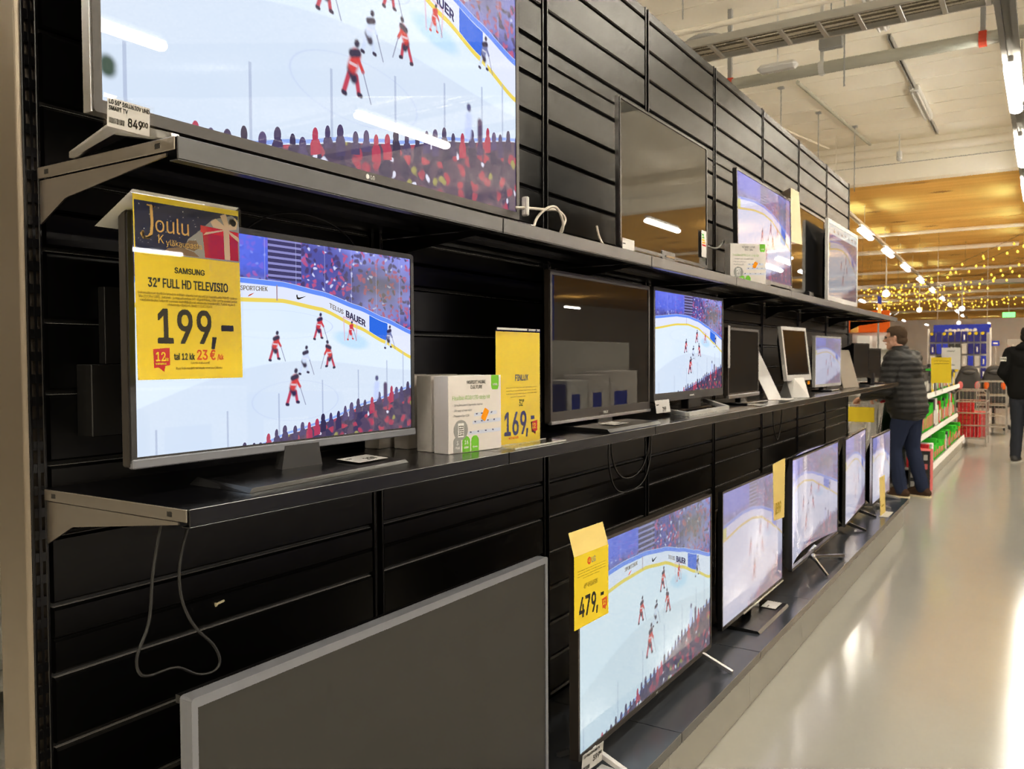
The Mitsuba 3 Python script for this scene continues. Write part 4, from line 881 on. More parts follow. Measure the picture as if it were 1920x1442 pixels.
obj("shank", tube([(0.372, -0.002, 0.949), (0.392, -0.004, 0.953)], 0.0028, 8), "m_cream", wp)
obj("head", tube([(0.370, -0.002, 0.9485), (0.3725, -0.002, 0.949)], 0.0048, 8), "m_cream", wp)
tag(obj("socket_box", cbx(0.073, 0.19, -0.05, -0.001, 1.340, 1.473, 0.0015), "m_matt_black"), "dark plastic box on the boards left of the bright hockey television", "box")
tag(obj("cable_channel", cbx(0.118, 0.20, -0.022, -0.001, 1.4735, 1.619, 0.001), "m_matt_black"), "flat black cover rising above the dark box left of the hockey television", "cover")
tag(obj("shelf_hook", tube([(7.0, -0.405, 1.835), (7.06, -0.42, 1.845), (7.10, -0.43, 1.865)], 0.006, 6, n=10), "m_galv"), "small metal hook sticking up at the far end of the upper shelf", "hook")
pl = thing("poster", "small poster in dark blue and orange behind the far end of the upper shelf", "poster")
obj("stem", bx(9.0, 9.02, 0.025, 0.04, 0, 2.1), "m_grey", pl); obj("upper_half", bx(8.9, 9.12, 0.02, 0.025, 2.05, 2.13), "m_navy_blue", pl); obj("lower_half", bx(8.9, 9.12, 0.02, 0.025, 1.92, 2.05), "m_poster_orange", pl)

# --- goods glimpsed at the left edge behind the wall
bg = thing("side_shelf", "pale shelf glimpsed at the left edge behind the end post", "shelf")
for z_ in (0.15, 0.55, 0.95):
    obj("shelf_board", cbx(0.3, 1.6, 1.0, 1.5, z_ - 0.02, z_), "m_light_grey", bg)
for x_ in (0.32, 1.58): obj("side", cbx(x_ - 0.02, x_, 1.0, 1.5, 0, 1.35), "m_light_grey", bg)
obj("back", cbx(0.3, 1.6, 1.5, 1.52, 0, 1.35), "m_white", bg)
for i, z_ in enumerate((0.15, 0.55, 0.95)):
    for j in range(3):
        s_ = trimesh.creation.icosphere(3, 0.15); v_ = np.array(s_.vertices)
        v_ *= (1 + 0.35 * (meshkit.fbm(v_ * 22 + i * 9 + j * 4, 3)[:, None] - 0.5)); v_[:, 2] = np.maximum(v_[:, 2], -0.10); s_.vertices = v_ + (0.52 + 0.36 * j, 1.22, z_ + 0.101)
        tag(obj("wrapped_bundle", s_, "m_white_gloss"), "white plastic wrapped bundle glimpsed at the left edge behind the end post", "bundle", "white wrapped bundles")

# ---------------------------------------------------------------- people
def ball(c, r, n=20): return m3.Manifold.sphere(r, n).translate(tuple(map(float, c)))
def ell(c, rr, n=24): return m3.Manifold.sphere(1.0, n).scale(tuple(map(float, rr))).translate(tuple(map(float, c)))
def bone(a, ra, b, rb): return m3.Manifold.batch_hull([ball(a, ra), ball(b, rb)])
def chain(*pr): return [bone(pr[i][0], pr[i][1], pr[i + 1][0], pr[i + 1][1]) for i in range(len(pr) - 1)]
def melt(parts, res=0.02, it=6):
    m = m3.Manifold.batch_boolean(parts, m3.OpType.Add).refine_to_length(res)
    q = m.to_mesh()
    t = trimesh.Trimesh(np.array(q.vert_properties)[:, :3], np.array(q.tri_verts), process=True)
    trimesh.smoothing.filter_taubin(t, iterations=it)
    return t
def hand(wr, fore, down, s=1):
    """five separate curled fingers; fore = pointing direction, down = palm normal"""
    wr, fore, down = (np.asarray(v, float) for v in (wr, fore, down))
    fore = fore / np.linalg.norm(fore); down = down - fore * (down @ fore); down /= np.linalg.norm(down)
    side = np.cross(fore, down) * s
    pc = wr + fore * 0.045
    ps = [m3.Manifold.batch_hull([ball(wr + side * 0.018, 0.016), ball(wr - side * 0.018, 0.016), ball(wr + fore * 0.085 + side * 0.034, 0.012), ball(wr + fore * 0.088 - side * 0.030, 0.012)])]
    for i, (o, L) in enumerate(((0.032, 0.9), (0.011, 1.0), (-0.011, 0.95), (-0.031, 0.75))):
        k0 = wr + fore * 0.085 + side * o
        k1 = k0 + (fore * 0.035 + down * 0.012) * L
        k2 = k1 + (fore * 0.010 + down * 0.026) * L
        k3 = k2 + (fore * -0.008 + down * 0.018) * L
        ps += chain((k0, 0.010), (k1, 0.0092), (k2, 0.0085), (k3, 0.0078))
    t0 = wr + fore * 0.03 + side * 0.03
    t1 = t0 + fore * 0.03 + side * 0.022 + down * 0.012
    t2 = t1 + fore * 0.026 + down * 0.016
    ps += chain((t0, 0.014), (t1, 0.011), (t2, 0.0095))
    return ps

def person(label, loc, head, hgt=1.80, lean=0.12, legs=None, arms=None, look=0.0, mats=None, quilt=True, glasses=False, bulk=1.0):
    """local frame: facing +x, left +y; every joint in metres for a height of 1.80"""
    mt = {"top": "m_jacket", "legs": "m_jeans", "shoe": "m_shoe", "hair": "m_hair", **(mats or {})}
    t = thing("person", label, "person")
    k = hgt / 1.80
    c, s = math.cos(head), math.sin(head)
    def W_(m):
        m = m.copy(); v = np.array(m.vertices) * k
        m.vertices = np.stack([loc[0] + c * v[:, 0] - s * v[:, 1], loc[1] + s * v[:, 0] + c * v[:, 1], v[:, 2]], 1)
        return m
    hipz = 0.93
    hip = np.array([0, 0, hipz])
    sh = np.array([math.sin(lean) * 0.52, 0, hipz + math.cos(lean) * 0.52])
    neck = sh + np.array([0.02 + 0.06 * lean, 0, 0.065])
    hd = neck + np.array([0.045 + 0.1 * lean, 0, 0.135])
    sL, sR = sh + (0, 0.185, -0.02), sh + (0, -0.185, -0.02)
    legs = legs or [((0.02, 0.10, 0.50), (0.0, 0.10, 0.09)), ((0.04, -0.10, 0.50), (0.02, -0.10, 0.09))]
    arms = arms or [((0.0, 0.25, 1.14), (0.08, 0.24, 0.90)), ((0.0, -0.25, 1.14), (0.08, -0.24, 0.90))]
    ch = sh + (0.0, 0, -0.17)
    torso = [m3.Manifold.batch_hull([ball(sL + (0, -0.03, 0), 0.07), ball(sR + (0, 0.03, 0), 0.07), ball(ch + (0.03, 0.09, 0), 0.11), ball(ch + (0.03, -0.09, 0), 0.11)]),
             m3.Manifold.batch_hull([ball(ch + (0.02, 0.09, 0), 0.11), ball(ch + (0.02, -0.09, 0), 0.11), ball(hip + (0, 0.08, 0.02), 0.11), ball(hip + (0, -0.08, 0.02), 0.11)])]
    # skin: head, neck, trunk, limbs and hands in one surface
    cl, sl = math.cos(look), math.sin(look)
    def hp(x_, y_, z_): return hd + np.array([cl * x_ - sl * y_, sl * x_ + cl * y_, z_])
    headm = [m3.Manifold.batch_hull([ell(hp(-0.012, 0, 0.035), (0.095, 0.076, 0.082)), ell(hp(0.03, 0, -0.005), (0.062, 0.062, 0.075))]),
             m3.Manifold.batch_hull([ell(hp(0.02, 0, -0.02), (0.065, 0.06, 0.06)), ball(hp(0.062, 0, -0.098), 0.024), ball(hp(0.02, 0.04, -0.07), 0.022), ball(hp(0.02, -0.04, -0.07), 0.022)]),
             m3.Manifold.batch_hull([ball(hp(0.088, 0, 0.012), 0.008), ball(hp(0.112, 0, -0.026), 0.011), ball(hp(0.085, 0.013, -0.032), 0.009), ball(hp(0.085, -0.013, -0.032), 0.009)]),
             m3.Manifold.batch_hull([ball(hp(0.082, 0.024, 0.028), 0.010), ball(hp(0.082, -0.024, 0.028), 0.010)]),
             m3.Manifold.batch_hull([ball(hp(0.088, 0.015, -0.060), 0.008), ball(hp(0.088, -0.015, -0.060), 0.008), ball(hp(0.093, 0, -0.060), 0.008)])]
    for q in (1, -1):
        headm.append(m3.Manifold.batch_hull([ell(hp(-0.008, 0.076 * q, 0.012), (0.016, 0.007, 0.018)), ell(hp(-0.002, 0.074 * q, -0.022), (0.010, 0.006, 0.014))]))
    body = headm + [bone(neck + (-0.01, 0, -0.06), 0.065, hd + (-0.02, 0, -0.05), 0.055)] + torso
    for (kn, an), y_ in zip(legs, (0.10, -0.10)):
        body += chain((hip + (0, y_, -0.02), 0.085), (kn, 0.055), (an, 0.042))
    for (elb, wr), s0 in zip(arms, (sL, sR)):
        body += chain((s0, 0.055), (elb, 0.04), (wr, 0.028))
    for (elb, wr), sg_ in zip(arms, (1, -1)):
        fo = np.array(wr) - np.array(elb)
        body += hand(wr, fo + np.array([0, 0, -0.02]), (0.1, 0, -1) if abs(fo[2]) < 0.15 else (0, -sg_, 0), sg_)
    obj("body", W_(melt(body, 0.012, 4)), "m_skin", t, smooth=True)
    for q in (1, -1):
        obj("eye", W_(trimesh.creation.icosphere(2, 0.0105).apply_translation(hp(0.079, 0.030 * q, 0.008))), "m_ink", t, smooth=True)
    obj("mouth", W_(tube([hp(0.089, 0.020, -0.060), hp(0.1005, 0, -0.059), hp(0.089, -0.020, -0.060)], 0.0028, 6)), "m_pinkred", t)
    # hair: a cap over the skull
    hc = m3.Manifold.batch_boolean([m3.Manifold.batch_hull([ell(hp(-0.018, 0, 0.042), (0.100, 0.083, 0.088)), ell(hp(0.02, 0, 0.062), (0.070, 0.066, 0.066))])] + [ell(hp(-0.05, 0, -0.02), (0.062, 0.074, 0.07))], m3.OpType.Add)
    cut = m3.Manifold.cube((0.3, 0.4, 0.3)).translate(tuple(np.array([0.048, -0.2, -0.262])))
    cut2 = m3.Manifold.cube((0.4, 0.4, 0.3)).translate((-0.03, -0.2, -0.295))
    cuts = (cut + cut2).rotate((0, 0, math.degrees(look))).translate(tuple(map(float, hd + (0, 0, 0.31 - 0.0))))
    low = m3.Manifold.cube((0.2, 0.4, 0.3)).translate((-0.028, -0.2, -0.285)).rotate((0, 0, math.degrees(look))).translate(tuple(map(float, hd + (0, 0, 0.005))))
    face = m3.Manifold.cube((0.2, 0.4, 0.3)).translate((0.040, -0.2, -0.238)).rotate((0, 0, math.degrees(look))).translate(tuple(map(float, hd)))
    hm = (hc - low) - face
    q_ = hm.refine_to_length(0.012).to_mesh()
    hmesh = trimesh.Trimesh(np.array(q_.vert_properties)[:, :3], np.array(q_.tri_verts), process=True)
    v_ = np.array(hmesh.vertices); v_ += hmesh.vertex_normals * (0.007 * (meshkit.fbm(v_ * 90, 2)[:, None] - 0.5)); hmesh.vertices = v_
    obj("hair", W_(hmesh), mt["hair"], t, smooth=True)
    if glasses:
        g_ = [tube([hp(0.096, 0.030 * q + 0.020 * math.cos(a), 0.008 + 0.015 * math.sin(a)) for a in np.linspace(0, 2 * math.pi, 17)], 0.0022, 5) for q in (1, -1)]
        g_ += [tube([hp(0.094, 0.051 * q, 0.012), hp(0.0, 0.084 * q, 0.014)], 0.0022, 5) for q in (1, -1)] + [tube([hp(0.096, -0.01, 0.01), hp(0.096, 0.01, 0.01)], 0.0022, 5)]
        obj("glasses", W_(cat_(g_)), "m_matt_black", t)
    # jacket with sleeves
    hem = hip + (-0.005, 0, -0.10)
    jk = [m3.Manifold.batch_hull([ball(sL + (0, -0.02, 0.005), 0.083), ball(sR + (0, 0.02, 0.005), 0.083), ball(ch + (0.03, 0.085, 0), 0.14 * bulk), ball(ch + (0.03, -0.085, 0), 0.14 * bulk), ball(ch + (-0.03, 0, 0.05), 0.14 * bulk)]),
          m3.Manifold.batch_hull([ball(ch + (0.02, 0.085, 0), 0.14 * bulk), ball(ch + (0.02, -0.085, 0), 0.14 * bulk), ball(hip + (0.01, 0.075, 0.02), 0.135 * bulk), ball(hip + (0.01, -0.075, 0.02), 0.135 * bulk), ball(hem + (0, 0.07, 0.10), 0.14 * bulk), ball(hem + (0, -0.07, 0.10), 0.14 * bulk)])]
    jk.append(m3.Manifold.batch_hull([ell(neck + (-0.012, 0, -0.055), (0.115, 0.115, 0.03)), ell(neck + (0.002, 0, 0.035), (0.083, 0.083, 0.022))]))
    for (elb, wr), s0 in zip(arms, (sL, sR)):
        wr2 = np.array(elb) + (np.array(wr) - np.array(elb)) * 0.97
        jk += chain((s0, 0.082 * bulk), (elb, 0.066 * bulk), (wr2, 0.046))
    jm = melt(jk, 0.014 if quilt else 0.03, 6)
    v_ = np.array(jm.vertices)
    if quilt:
        ph = v_[:, 2] * 2 * math.pi / 0.062 + 0.9 * meshkit.fbm(v_ * 5, 2) * 2
        v_ += jm.vertex_normals * (0.013 * (np.abs(np.sin(ph / 2)) ** 0.6 - 0.6))[:, None] + jm.vertex_normals * (0.008 * (meshkit.fbm(v_ * 14, 3)[:, None] - 0.5))
    else:
        v_ += jm.vertex_normals * (0.03 * (meshkit.fbm(v_ * 7, 3)[:, None] - 0.5))
    jm.vertices = v_
    jo = obj("jacket", W_(jm), mt["top"], t, smooth=True)
    tag(jo, "black quilted jacket" if quilt else "black hooded jacket with white patches")
    if not quilt:
        for q in (1, -1):
            e0 = np.array(arms[0 if q > 0 else 1][0]); s0 = sL if q > 0 else sR
            pc = s0 + (e0 - s0) * 0.35
            n_ = np.array([-0.93, 0.36 * q, 0.05]); n_ /= np.linalg.norm(n_)
            X_ = np.cross([0, 0, 1.0], n_); X_ /= np.linalg.norm(X_)
            Y_ = np.cross(n_, X_)
            for dz in (0.016, -0.016):
                obj("sleeve_patch", W_(frame_map(cbx(-0.045, 0.045, -0.013, 0.013, -0.005, 0.006, 0.003), pc + n_ * 0.090 + np.array([0, 0, dz]), X_, Y_, n_)), "m_white", t)
        hood = melt([m3.Manifold.batch_hull([ell(neck + (-0.085, 0, -0.02), (0.05, 0.12, 0.05)), ell(neck + (-0.03, 0, 0.01), (0.08, 0.11, 0.03))])], 0.025, 6)
        obj("hood", W_(hood), mt["top"], t, smooth=True)
    # trousers and shoes
    tr = [m3.Manifold.batch_hull([ball(hip + (0, 0.07, 0.03), 0.115), ball(hip + (0, -0.07, 0.03), 0.115), ball(hip + (0, 0.075, -0.10), 0.10), ball(hip + (0, -0.075, -0.10), 0.10)])]
    for (kn, an), y_ in zip(legs, (0.085, -0.085)):
        tr += chain((hip + (0, y_, -0.08), 0.105), (kn, 0.074), (np.array(an) + (0, 0, -0.01), 0.064))
    tm = melt(tr, 0.022, 6)
    v_ = np.array(tm.vertices); v_ += tm.vertex_normals * (0.022 * (meshkit.fbm(v_ * (9, 9, 12), 3)[:, None] - 0.5)); tm.vertices = v_
    obj("trousers", W_(tm), mt["legs"], t, smooth=True)
    for kn, an in legs:
        an = np.array(an)
        m_ = melt([m3.Manifold.batch_hull([ball((an[0] - 0.05, an[1], 0.045), 0.042), ball((an[0] + 0.10, an[1], 0.04), 0.044), ball((an[0] + 0.17, an[1], 0.032), 0.030), ball((an[0], an[1], an[2]), 0.045)])], 0.02, 4)
        v_ = np.array(m_.vertices); v_[:, 2] = np.maximum(v_[:, 2], 0.003); m_.vertices = v_
        sk = obj("shoe", W_(m_), mt["shoe"], t, smooth=True)
        obj("sole", W_(extr(__import__("shapely.geometry", fromlist=["LineString"]).LineString([(an[0] - 0.05, an[1]), (an[0] + 0.165, an[1])]).buffer(0.043), 0.018)), "m_cream" if quilt else "m_light_grey", sk)
    return t
person("man in glasses, black quilted jacket and blue jeans pushing a trolley", (8.86, -0.285), math.radians(68), 1.83, 0.11,
       legs=[((0.10, 0.08, 0.50), (0.02, 0.08, 0.09)), ((0.0, -0.10, 0.50), (-0.10, -0.12, 0.10))],
       arms=[((0.08, 0.28, 1.12), (0.37, 0.20, 1.03)), ((0.10, -0.26, 1.12), (0.38, -0.16, 1.03))], look=0.32, glasses=True, bulk=1.17)
person("young man in a black hooded jacket with white sleeve patches at the right edge", (12.75, -1.27), math.radians(-14), 1.92, 0.05,
       legs=[((0.03, 0.10, 0.50), (0.0, 0.11, 0.09)), ((0.05, -0.10, 0.50), (0.06, -0.11, 0.09))],
       arms=[((-0.06, 0.25, 1.18), (0.12, 0.20, 0.99)), ((-0.06, -0.25, 1.18), (0.12, -0.20, 0.99))], look=-0.2, mats={"top": "m_sweater", "legs": "m_dark_jeans", "shoe": "m_matt_black", "hair": "m_dark_hair"}, quilt=False)

# ---------------------------------------------------------------- the trolley
tr = thing("shopping_trolley", "white wire shopping trolley with a yellow panel and red handle pushed by the man", "trolley")
tx0, tx1, ty0, ty1 = 8.80, 9.34, 0.02, 0.92
def wires(mesh_list, r=0.004): return cat_([tube(p, r, 5) for p in mesh_list])
bk = []
for i in range(13):
    x_ = tx0 + (tx1 - tx0) * i / 12
    bk.append([(x_, ty0, 0.98), (x_ * 0.9 + 0.1 * (tx0 + tx1) / 2, ty0 + 0.08, 0.52)])
    bk.append([(x_, ty1, 0.92), (x_ * 0.9 + 0.1 * (tx0 + tx1) / 2, ty1 - 0.06, 0.52)])
for i in range(17):
    y_ = ty0 + (ty1 - ty0) * i / 16
    for x_, xq in ((tx0, tx0 + 0.04), (tx1, tx1 - 0.04)): bk.append([(x_, y_, 0.97 - 0.05 * i / 16), (xq, y_ * 0.9 + 0.05, 0.52)])
    bk.append([(tx0 + 0.04, y_ * 0.9 + 0.05, 0.52), (tx1 - 0.04, y_ * 0.9 + 0.05, 0.52)])
for z_, i_ in ((0.97, 0), (0.82, .012), (0.67, .025), (0.52, .04)):
    bk.append([(tx0 + i_, ty0 + i_ * 2, z_), (tx1 - i_, ty0 + i_ * 2, z_), (tx1 - i_, ty1 - i_, z_ - .03), (tx0 + i_, ty1 - i_, z_ - .03), (tx0 + i_, ty0 + i_ * 2, z_)])
obj("basket", wires(bk), "m_white_gloss", tr)
tag(obj("panel", cbx(tx0 - 0.012, tx0 - 0.004, ty0 + 0.01, ty1 - 0.1, 0.78, 0.94, 0.003), "m_yellow", tr), "yellow panel")
tag(obj("handle", tube([(tx0 - 0.02, ty0 - 0.06, 1.0), (tx1 + 0.02, ty0 - 0.06, 1.0)], 0.014, 10), "m_red", tr, smooth=True), "red handle")
obj("handle_mount", cat_([tube([(x_, ty0 - 0.06, 1.0), (x_, ty0 + 0.01, 0.97)], 0.012, 8) for x_ in (tx0, tx1)]), "m_white_gloss", tr)
obj("chassis", wires([[(tx0 + 0.03, ty0, 0.55), (tx0 + 0.03, ty0 + 0.02, 0.2), (tx0 + 0.05, ty1 - 0.1, 0.14)], [(tx1 - 0.03, ty0, 0.55), (tx1 - 0.03, ty0 + 0.02, 0.2), (tx1 - 0.05, ty1 - 0.1, 0.14)], [(tx0 + 0.03, ty0 + 0.02, 0.2), (tx1 - 0.03, ty0 + 0.02, 0.2)]], 0.011), "m_galv", tr)
for x_ in (tx0 + 0.04, tx1 - 0.04):
    for y_ in (ty0 + 0.03, ty1 - 0.12):
        w_ = obj("wheel", tube([(x_ - 0.015, y_, 0.055), (x_ + 0.015, y_, 0.055)], 0.055, 14), "m_matt_black", tr)
        obj("fork", cbx(x_ - 0.022, x_ + 0.022, y_ - 0.012, y_ + 0.012, 0.06, 0.2, 0.003), "m_galv", w_)
for i in range(4):
    tag(obj("carrier_bag", cat_([cbx(tx0 + 0.06, tx1 - 0.06, ty0 + 0.12 + 0.19 * i, ty0 + 0.28 + 0.19 * i, 0.53, 0.78 + 0.02 * (i % 2), 0.03)]), "m_white"), "white package inside the wire trolley", "package", "packages in the trolley")

# ---------------------------------------------------------------- the gaming shelf past the display wall
gs = thing("gaming_shelf", "low shelf unit with white price rails and green boxes beyond the man", "shelf unit")
GX0, GX1 = 9.75, 14.5
for z_, yf in ((0.20, -0.40), (0.55, -0.30), (1.02, -0.32)):
    obj("shelf_board", cbx(GX0, GX1, yf, 0.14, z_ - 0.03, z_, 0.004), "m_grey", gs)
    tag(obj("price_rail", hull([(x_, yf + dy, z_ + dz) for x_ in (GX0, GX1) for dy, dz in ((0, -0.045), (-0.012, -0.045), (0, 0.015), (0.012, 0.015))]), "m_white", gs), "white price rail")
obj("back_panel", cbx(GX0, GX1, 0.14, 0.16, 0, 1.35, 0.004), "m_dark_grey", gs)
for x_ in (GX0, (GX0 + GX1) / 2, GX1): obj("upright", cbx(x_ - 0.02, x_ + 0.02, 0.10, 0.14, 0, 1.36, 0.004), "m_dark_grey", gs)
obj("kick_panel", cbx(GX0, GX1, -0.37, -0.35, 0, 0.165, 0.003), "m_kick", gs)
q = random.Random(11)
for z_, yf, hmin, hmax, row in ((0.20, -0.36, 0.16, 0.27, "lowest"), (0.55, -0.26, 0.26, 0.38, "middle"), (1.02, -0.28, 0.16, 0.30, "top")):
    x_, nb = GX0 + 0.04, 0
    while x_ < GX1 - 0.25:
        wd = q.uniform(0.06, 0.22); hh = q.uniform(hmin, hmax)
        m_ = q.choice(["m_box_green"] * 5 + ["m_matt_black", "m_white", "m_red"]) if row != "top" else q.choice(["m_box_green", "m_matt_black", "m_matt_black", "m_yellow", "m_dark_grey"])
        cn = {"m_box_green": "green", "m_matt_black": "black", "m_white": "white", "m_red": "red", "m_yellow": "yellow", "m_dark_grey": "dark grey"}[m_]
        dp = q.uniform(0.12, 0.3)
        nb += 1
        t = thing("game_box", f"{cn} box on the {row} board of the gaming shelf, {nth(nb)} from its near end", "box", "boxes on the gaming shelf")
        obj("carton", cbx(x_, x_ + wd, yf, yf + dp, z_, z_ + hh, 0.004), m_, t)
        obj("front_print", cbx(x_ + 0.01, x_ + wd - 0.01, yf - 0.001, yf + 0.001, z_ + 0.03, z_ + hh * 0.6, 0.0004), "m_pinkred" if m_ == "m_box_green" else "m_light_grey", t)
        x_ += wd + q.uniform(0.01, 0.12 if row != "middle" else 0.05)
bb = thing("boxed_set", "black box with red edges standing on the floor beside the man", "box")
obj("carton", cbx(9.36, 9.56, -0.452, -0.235, 0.0, 0.445, 0.004), "m_matt_black", bb)
obj("edge", cat_([cbx(9.355, 9.565, -0.457, -0.449, 0, 0.447, 0.001), cbx(9.355, 9.565, -0.457, -0.23, 0.440, 0.450, 0.001)]), "m_pinkred", bb)
for i in range(3):
    for j in range(4):
        obj("picture", cbx(9.3585, 9.361, -0.425 + 0.065 * i, -0.385 + 0.065 * i, 0.04 + 0.1 * j, 0.10 + 0.1 * j, 0.0004), ["m_grey", "m_dark_grey", "m_pinkred", "m_light_grey", "m_grey"][(i * 2 + j) % 5], bb)
ys = thing("yellow_sign", "plain yellow sheet sign hanging above the gaming shelf", "sign")
obj("sheet", cbx(10.3, 10.304, -0.565, -0.35, 1.165, 1.467, 0.0008), "m_yellow", ys)
obj("fine_print", cat_([cbx(10.2985, 10.30, -0.54, -0.375, z_, z_ + 0.008, 0.0004) for z_ in (1.42, 1.39)]), "m_dim_ink", ys)
obj("stem", tube([(10.31, -0.40, 1.02), (10.31, -0.40, 1.20)], 0.006, 6), "m_galv", ys)
ws = thing("white_sign", "white sheet sign hanging beyond the yellow sheet", "sign")
obj("sheet", cbx(11.4, 11.404, -0.575, -0.355, 1.31, 1.592, 0.0008), "m_white_gloss", ws)
obj("fine_print", cat_([cbx(11.3985, 11.40, -0.51, -0.42, z_, z_ + 0.014, 0.0004) for z_ in (1.54, 1.36)]), "m_grey", ws)
obj("stem", tube([(11.41, -0.37, 1.02), (11.41, -0.37, 1.34)], 0.006, 6), "m_galv", ws)
yf_ = thing("picture_frame", "black panel in a yellow frame standing left of the hanging blue goods", "display")
obj("frame", cbx(11.0, 11.02, 0.02, 0.13, 1.36, 1.62, 0.004), "m_yellow", yf_); obj("panel", cbx(10.995, 11.001, 0.035, 0.115, 1.385, 1.60, 0.001), "m_matt_black", yf_)
obj("foot", cbx(11.0, 11.02, 0.05, 0.10, 1.02, 1.37, 0.003), "m_matt_black", yf_)

# roll cages and their boxes
def cage(label, x0, x1, y0, y1, z0, z1):
    t = thing("roll_cage", label, "roll cage")
    ln = []
    for x_ in (x0, x1):
        ln.append([(x_, y0, 0.02), (x_, y0, z1 - 0.04), (x_, y0 - math.copysign(0.04, y0 - y1), z1), (x_, y1 + math.copysign(0.04, y0 - y1), z1), (x_, y1, z1 - 0.04), (x_, y1, 0.02)])
    for f_ in (z0, z0 + 0.2, z0 + 0.4, z0 + 0.58):
        ln += [[(x0, y0, f_), (x0, y1, f_)], [(x0, y1, f_), (x1, y1, f_)], [(x1, y0, f_), (x1, y1, f_)], [(x0, y0, f_), (x1, y0, f_)]]
    obj("frame", wires(ln, 0.011), "m_galv", t)
    obj("bars", wires([[(x0, y0 + (y1 - y0) * i / 8, z0), (x0, y0 + (y1 - y0) * i / 8, z1)] for i in range(1, 8)] + [[(x0 + (x1 - x0) * i / 8, y1, z0), (x0 + (x1 - x0) * i / 8, y1, z1)] for i in range(1, 8)], 0.0035), "m_chrome", t)
    obj("deck", cbx(x0, x1, y0, y1, z0 - 0.02, z0, 0.004), "m_galv", t)
    return t
cage("wire roll cage filled with red boxes at the end of the gaming shelf", 14.6, 15.3, -0.26, -0.70, 0.16, 0.92)
for i in range(8):
    tag(obj("red_box", cbx(14.66, 14.98, -0.51, -0.29, 0.162 + 0.072 * i, 0.230 + 0.072 * i, 0.003), "m_red"), f"flat red box in the left pile in the roll cage, {nth(i + 1)} from below", "box", "flat red boxes in the roll cage")
for i in range(2):
    for j in range(3):
        tag(obj("red_box", cbx(14.66, 14.9, -0.585 - 0.0 + 0.0 - 0.046 * j + 0.07, -0.545 - 0.046 * j + 0.07 - 0.004, 0.162 + 0.2 * i, 0.355 + 0.2 * i, 0.003), "m_red"), f"upright red box, {nth(j + 1)} from left in the {('lower', 'upper')[i]} row of the roll cage", "box", "upright red boxes in the roll cage")
for i in range(5):
    tag(obj("red_box", cbx(15.0, 15.26, -0.68, -0.3, 0.162 + 0.08 * i, 0.238 + 0.08 * i, 0.003), "m_pinkred"), f"pale red box at the back of the roll cage, {nth(i + 1)} from below", "box", "pale red boxes in the roll cage")
cage("empty tall wire roll cage behind the one with red boxes", 17.2, 17.8, -0.40, -0.88, 0.16, 1.0)

def gaming_chair(label, x_, y_, ang, accent):
    t = thing("gaming_chair", label, "office chair")
    P = lambda m: frame_map(m, (x_, y_, 0), (math.cos(ang), math.sin(ang), 0), (-math.sin(ang), math.cos(ang), 0), (0, 0, 1))
    bk_ = melt([m3.Manifold.batch_hull([ell((-0.22, dy, z_), (0.06, r_, 0.10)) for dy, z_, r_ in ((0.12, 0.62, .1), (-0.12, 0.62, .1), (0.13, 0.95, .12), (-0.13, 0.95, .12), (0, 1.2, .16))])], 0.05, 3)
    obj("backrest", P(bk_), "m_matt_black", t, smooth=True)
    for dy in (0.2, -0.2): tag(obj("accent", P(melt([ell((-0.275, dy * 0.75, 0.90), (0.03, 0.055, 0.09), 16)], 0.04, 1)), accent, t, smooth=True), "red coloured accent")
    obj("headrest", P(melt([ell((-0.26, 0, 1.16), (0.06, 0.13, 0.06), 16)], 0.05, 1)), "m_dark_grey", t, smooth=True)
    obj("seat", P(melt([m3.Manifold.batch_hull([ell((dx, dy, 0.50), (0.1, 0.1, 0.06), 16) for dx in (-0.15, 0.18) for dy in (-0.17, 0.17)])], 0.05, 2)), "m_matt_black", t, smooth=True)
    for dy in (0.28, -0.28): obj("armrest", P(cat_([cbx(-0.12, 0.14, dy - 0.04, dy + 0.04, 0.70, 0.73, 0.01), cbx(-0.02, 0.02, dy - 0.02, dy + 0.02, 0.46, 0.70, 0.004)])), "m_matt_black", t)
    obj("column", P(tube([(0, 0, 0.09), (0, 0, 0.46)], 0.03, 10)), "m_matt_black", t)
    for i in range(5):
        a = i * 2 * math.pi / 5
        L_ = obj("leg", P(tube([(0, 0, 0.10), (0.3 * math.cos(a), 0.3 * math.sin(a), 0.075)], 0.022, 6)), "m_matt_black", t)
        obj("castor", P(trimesh.creation.icosphere(1, 0.032).apply_translation((0.3 * math.cos(a), 0.3 * math.sin(a), 0.033))), "m_matt_black", L_)
gaming_chair("black gaming chair with red accents behind the roll cage, the left one", 18.4, -0.15, 0.2, "m_pinkred")
gaming_chair("black gaming chair with orange accents behind the roll cage, the right one", 18.6, -0.62, 0.1, "m_poster_red")
gaming_chair("black gaming chair with white accents beside the young man", 19.3, -1.25, 2.6, "m_white")
gaming_chair("black gaming chair standing left behind the white sheet sign", 18.9, 0.42, 0.3, "m_orange")

